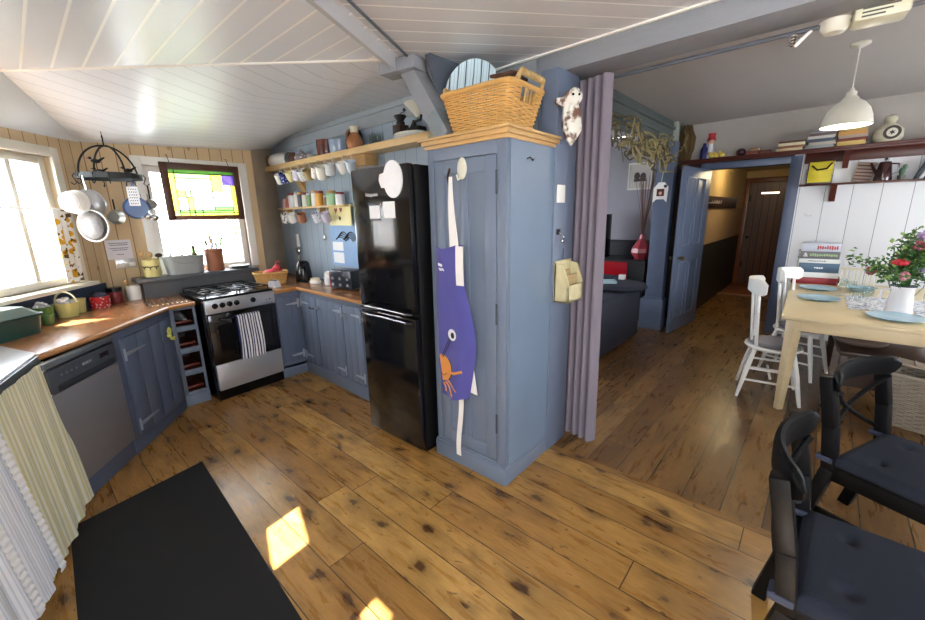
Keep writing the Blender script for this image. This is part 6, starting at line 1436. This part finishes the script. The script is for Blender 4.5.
t = thing('cactus', 'small green cactus in a pot right of the coffee pot', 'plant', (.51, 6.35, LZ2)); g = G(); g.lathe([(0, 0), (.025, 0), (.032, .045), (0, .045)], n=16); build('pot', g, mat('cactus_pot', '6a6a60', .6), t); g = G(); g.sph((0, 0, .08), (.025, .025, .045), 12); g.sph((.015, 0, .13), (.018, .018, .025), 10); build('stem', g, mat('cactus_green', '4d6a50', .6), t)
for i, (c, a) in enumerate((('1f2a38', 20), ('c9ced2', 19), ('3c4a5a', 18), ('8a9096', 17), ('2c3038', 15))):
    t = thing('leaning_book', ['leftmost', 'second', 'third', 'fourth', 'fifth'][i]+' of the books leaning at the right of the lower shelf', 'book', (.60+.036*i, 6.31, LZ2+.002), rot=(0, R(a), 0), group='books leaning on the lower shelf')
    g = G(); g.box(0, .026, 0, .12, 0, .20, .002); build('cover', g, mat('lb_'+c, c, .4), t); g = G(); g.box(.003, .023, .003, .119, .2, .2005); build('pages', g, MATS['book_pages'], t)
t = thing('wall_bracket', 'small white wire hook on the white boards below the lower shelf', 'hook', (-.20, 6.448, 1.50)); g = G(); g.tube([(-.02, -.004, .03), (0, -.02, .0), (.03, -.01, .0), (.05, -.02, .01)], .004, 6); build('wire', g, mat('pale_wire', 'c9cacc', .4), t)

# dried wood spirit at the corner
t = thing('dried_bundle', 'brown bundle of dried reeds and bark hanging left of the long dark shelf', 'ornament', (-1.575, 6.33, 2.44))
STW = mat('dried_reed', '67502e', .8, var=.4, scale=20)
q = random.Random(3); g = G()
for i in range(90):
    a = q.uniform(0, 2*PI); r = .11*math.sqrt(q.random()); z0 = .27-q.random()*.06; x, y = r*math.cos(a), r*.5*math.sin(a)
    g.tube([(x*.55, y*.6, z0), (x*1.1, y-.02, .10), (x*1.0, y-.01, -.05), (x*.55+q.gauss(0, .015), y*.5, -.16-q.random()*.14)], q.uniform(.003, .008), 5)
build('reeds', g, STW, t)
g = G(); g.tube([(-.03, -.05, .20), (.02, -.075, .12), (.0, -.085, .02), (.03, -.07, -.08)], [.008, .022, .026, .01], 8); g.tube([(-.05, -.07, .0), (-.09, -.08, .02), (-.02, -.09, -.02), (.02, -.08, .0)], .010, 6); build('bark', g, mat('pale_bark', '7d6a42', .8, var=.5, scale=18, bump=.4), t)
g = G(); g.tube([(0, 0, .26), (0, .08, .285)], .004, 6); build('string', g, BROWNW, t)

# twig garland over the lounge opening
TWM = mat('bleached_twig', '93855a', .7, var=.35, scale=12)
t = thing('twig_garland', 'tangled garland of pale curly twigs hung across the lounge opening', 'garland', (-1.60, 4.9, 2.27))
q = random.Random(21)
for b in range(8):
    g = G()
    for i in range(9):
        y = -1.05+b*.235+q.uniform(-.1, .2); z = q.uniform(-.13, .16)*(1.15-.05*b)+.02; x = q.uniform(-.04, .07); d = Vector((q.uniform(-.5, .5), q.uniform(.3, 1), q.uniform(-.8, .8))).normalized(); p = Vector((x, y, z)); pts = [p.copy()]
        c1 = q.uniform(2, 5)
        for k in range(11):
            d = (d+Vector((q.gauss(0, .28), q.gauss(0, .15)+.05, q.gauss(0, .42)-p.z*1.4))).normalized(); p = p+d*.055; p.x = max(-.05, min(.10, p.x)); p.z = max(-.20, min(.20, p.z)); pts.append(p.copy())
        r0 = q.uniform(.007, .014); g.tube(pts, r0, 6, r1=r0*.45)
    build('twigs', g, TWM if b % 2 else mat('dark_twig', '5f5336', .7, var=.4, scale=12), t)

# hanging tag ornament on the lounge post
t = thing('tag_ornament', 'white pointed wooden tag with a small photo hanging on the slate blue post', 'ornament', (-1.655, 5.69, 1.83))
F = Matrix(((1,0,0,0),(0,0,-1,0),(0,1,0,0),(0,0,0,1)))
g = G(); g.prism([(-.09, -.13), (-.045, -.09), (0, -.13+.04), (.045, -.09-.0), (.08, -.13), (.09, .06), (.04, .12), (-.03, .12), (-.085, .05)], .004, .014, F); build('tag', g, WHITE, t)
g = G(); g.box(-.045, .045, -.017, -.014, -.05, .04); build('photo', g, mat('photo_maroon', '4a1f1c', .4, var=.4, scale=30), t)
g = G(); g.sph((.0, -.017, -.015), (.02, .002, .022), 10); build('photo_face', g, mat('photo_skin', 'd0a58e', .5), t)
g = G(); g.tube([(0, -.01, .12), (.01, -.004, .24)], .006, 6); build('ribbon', g, mat('pale_green_ribbon', 'a9c4b4', .6), t)
g = G(); g.sph((.055, -.02, .07), .02, 10); build('navy_button', g, mat('navy_button', '25304a', .4), t)

# lounge things
SOF = mat('charcoal_blue_sofa', '2c3040', .6, var=.12, bump=.2, bscale=50)
t = thing('sofa', 'charcoal blue sofa seen end-on through the lounge opening', 'sofa', (-1.70, 4.60, 0))
g = G(); g.box(-.20, .04, -.66, .66, .02, .66, .03); build('arm', g, SOF, t)
g = G(); g.box(-1.1, -.19, -.62, .62, .06, .42, .04); build('seat_base', g, SOF, t); g = G(); g.box(-1.1, -.2, .45, .70, .3, .78, .06); build('back', g, SOF, t)
g = G(); g.lathe([(0, 0), (.30, .0), (.33, .03), (.30, .07), (0, .085)], n=34); solo('round_cushion', g, mat('navy_round_cushion', '272b3a', .8, var=.1), 'flat round navy cushion lying on top of the sofa arm', 'cushion', (-1.83, 4.95, .665))
g = G(); g.box(-.09, .09, -.05, .05, 0, .03, .006); solo('tissue_pack', g, mat('pale_blue_pack', 'a8c4cf', .6), 'pale blue packet lying on the round navy cushion', 'packet', (-1.90, 4.78, .752), rot=(R(10), 0, R(40)))
g = G(); g.box(-.035, .035, -.035, .035, 0, .06, .004); solo('small_white_box', g, WHITE, 'tiny white box behind the pale blue packet on the sofa arm', 'box', (-1.86, 5.12, .752))
t = thing('tv_bench', 'low black bench with a red drawer front at the end of the lounge', 'bench', (-2.5, 6.28, 0))
g = G(); g.box(-.9, .62, -.25, .28, 0, .90, .01); build('carcass', g, mat('satin_black', '141417', .4), t)
g = G(); g.box(-.86, .38, -.262, -.25, .56, .86, .006); build('red_drawer', g, mat('lacquer_red', 'a3131f', .25), t)
t = thing('tall_speaker', 'tall slim black speaker on the lounge bench', 'speaker', (-2.63, 6.25, .902)); g = G(); g.box(-.10, .10, -.08, .1, 0, .66, .006); build('cabinet', g, BLACK, t); g = G(); g.cyl((0, -.08, .12), (0, -.086, .12), .05); g.cyl((0, -.08, .45), (0, -.086, .45), .05); build('cone', g, IRON, t)
t = thing('red_vase', 'faceted dull red floor vase holding tall dry twigs in the lounge', 'vase', (-2.0, 6.2, .902))
g = G(); g.lathe([(0, 0), (.09, 0), (.15, .10), (.14, .16), (.045, .30), (.035, .36), (.045, .37), (.03, .37), (.03, .3), (0, .25)], n=8); build('body', g, mat('dull_red_glaze', '9a3540', .35, var=.08), t, 20)
t = thing('dry_twigs', 'tall bundle of thin dry twigs standing in the dull red vase', 'twigs', (-2.0, 6.2, 1.15)); g = G(); q = random.Random(2)
for i in range(34):
    a = q.uniform(0, 6.28); r = q.uniform(.02, .17); g.tube([(0, 0, 0), (r*.25*math.cos(a), r*.25*math.sin(a), .35), (r*math.cos(a), r*math.sin(a), .82+q.random()*.15)], .004, 5, r1=.002)
build('twigs', g, mat('dry_twig_brown', '6b4a3f', .8, var=.3), t)
t = thing('framed_picture', 'white framed picture of two dark heads on the lilac lounge wall', 'picture', (-2.24, 6.615, 2.12)); g = G()
for x0_, x1_, z0_, z1_ in ((-.18, -.155, -.20, .20), (.155, .18, -.20, .20), (-.155, .155, .175, .20), (-.155, .155, -.20, -.175)): g.box(x0_, x1_, -.02, 0, z0_, z1_, .003)
build('frame', g, mat('bone_frame', 'cfcac4', .5), t)
g = G(); g.box(-.155, .155, -.008, 0, -.175, .175); build('mount', g, mat('grey_mount', 'b8b2ae', .7), t)
g = G(); g.sph((-.045, -.010, -.0), (.045, .004, .06), 12); g.sph((.045, -.010, -.01), (.045, .004, .06), 12); g.box(-.09, .09, -.012, -.008, -.08, -.04); build('dark_figures', g, mat('charcoal_print', '4a403f', .7), t)
# hall hooks
t = thing('coat_rail', 'dark rail with small hooks on the left wall of the hall', 'rail', (-1.372, 7.3, 1.70))
g = G(); g.box(-.003, .015, -.4, .5, -.05, .05, .004); build('rail', g, BROWNW, t)
for i in range(5): g = G(); g.tube([(.015, -.32+.17*i, 0), (.06, -.32+.17*i, -.01), (.07, -.32+.17*i, .03)], .007, 6); build('hook', g, mat('pale_hook', 'c8b9a8', .4), t)

t = thing('hall_lamp', 'small globe ceiling lamp in the hall, above the doorway head', 'lamp', (-.9, 7.9, 2.36)); g = G(); g.lathe([(0, 0), (.04, 0), (.04, -.02), (0, -.02)], n=20); build('lamp_base', g, WHITEP, t); g = G(); g.sph((0, 0, -.055), .04, 16); build('globe', g, mat('warm_globe', 'ffe6b8', .3, emit=5), t)
l = bpy.data.lights.new('hall_bulb', 'POINT'); l.energy = 15; l.color = (1, .82, .5); l.shadow_soft_size = .05; o = bpy.data.objects.new('hall_bulb', l); C.objects.link(o); o.location = (-.9, 7.9, 2.25)
# pendant lamp
LP = mat('cream_metal_shade', 'e3e0d2', .3, var=.03)
t = thing('pendant_lamp', 'cream metal dome pendant lamp hanging above the dining table', 'lamp', (0, 4.25, 2.72))
g = G(); g.lathe([(0, -.0), (.055, -.0), (.055, -.012), (.02, -.03), (0, -.03)], n=26); build('ceiling_rose', g, LP, t)
g = G(); g.cyl((0, 0, -.03), (0, 0, -.31), .004, n=8); build('cord', g, WHITEP, t)
g = G(); g.lathe([(.012, -.29), (.016, -.31), (.03, -.315), (.032, -.345), (.042, -.35), (.048, -.365), (.088, -.395), (.118, -.435), (.137, -.485), (.145, -.54), (.143, -.54), (.134, -.485), (.115, -.437), (.085, -.40), (.045, -.37), (.0, -.368)], n=40); build('shade', g, LP, t, 50)
g = G(); g.lathe([(.143, -.536), (.149, -.541), (.143, -.546), (.139, -.541), (.143, -.536)], n=40); build('shade_rim', g, LP, t)
g = G(); g.sph((0, 0, -.47), .035, 16); g.cyl((0, 0, -.38), (0, 0, -.44), .016); build('bulb', g, mat('warm_bulb', 'fff3e0', .3, emit=6), t)
l = bpy.data.lights.new('pendant_bulb', 'POINT'); l.energy = 9; l.color = (1, .9, .75); l.shadow_soft_size = .04; o = bpy.data.objects.new('pendant_bulb', l); C.objects.link(o); o.location = (0, 4.25, 2.17)

# fittings behind the beam
YB = 2.53
t = thing('smoke_alarm', 'cream box shaped alarm with rows of small dark print, fixed behind the beam', 'alarm', (.04, YB+.03, 2.395), R(6))
g = G(); g.box(-.085, .085, -.06, .06, -.055, .03, .016); build('case', g, mat('aged_cream_plastic', 'd6d6bd', .35, var=.05), t)
for i, z in enumerate((-.012, -.026, -.040)):
    g = G(); g.box(-.06, .05-.02*i, -.0612, -.0598, z-.003, z+.003); build('print_line', g, mat('print_grey', '55564c', .6), t)
g = G(); g.lathe([(0, -.055), (.035, -.048), (.05, -.03), (.055, 0), (0, 0)], n=26); solo('white_dome', g, mat('ivory_plastic', 'dddbcc', .35, var=.03), 'smooth ivory dome sensor fixed behind the beam left of the cream alarm', 'sensor', (-.095, YB+.03, 2.385))
t = thing('spot_fitting', 'small white and chrome spot fitting left of the ivory dome behind the beam', 'light fitting', (-.19, YB+.02, 2.38)); g = G(); g.tube([(.06, 0, .0), (.02, 0, -.01), (-.02, 0, -.05), (-.035, 0, -.065)], .008, 8); build('arm', g, WHITE, t)
for i in range(4): g = G(); g.tube([(-.045+.014*math.cos(a), .0+.014*math.sin(a), -.02-.012*i) for a in [2*PI*k/12 for k in range(12)]], .003, 5, closed=True); build('chrome_ring', g, CHROME, t)
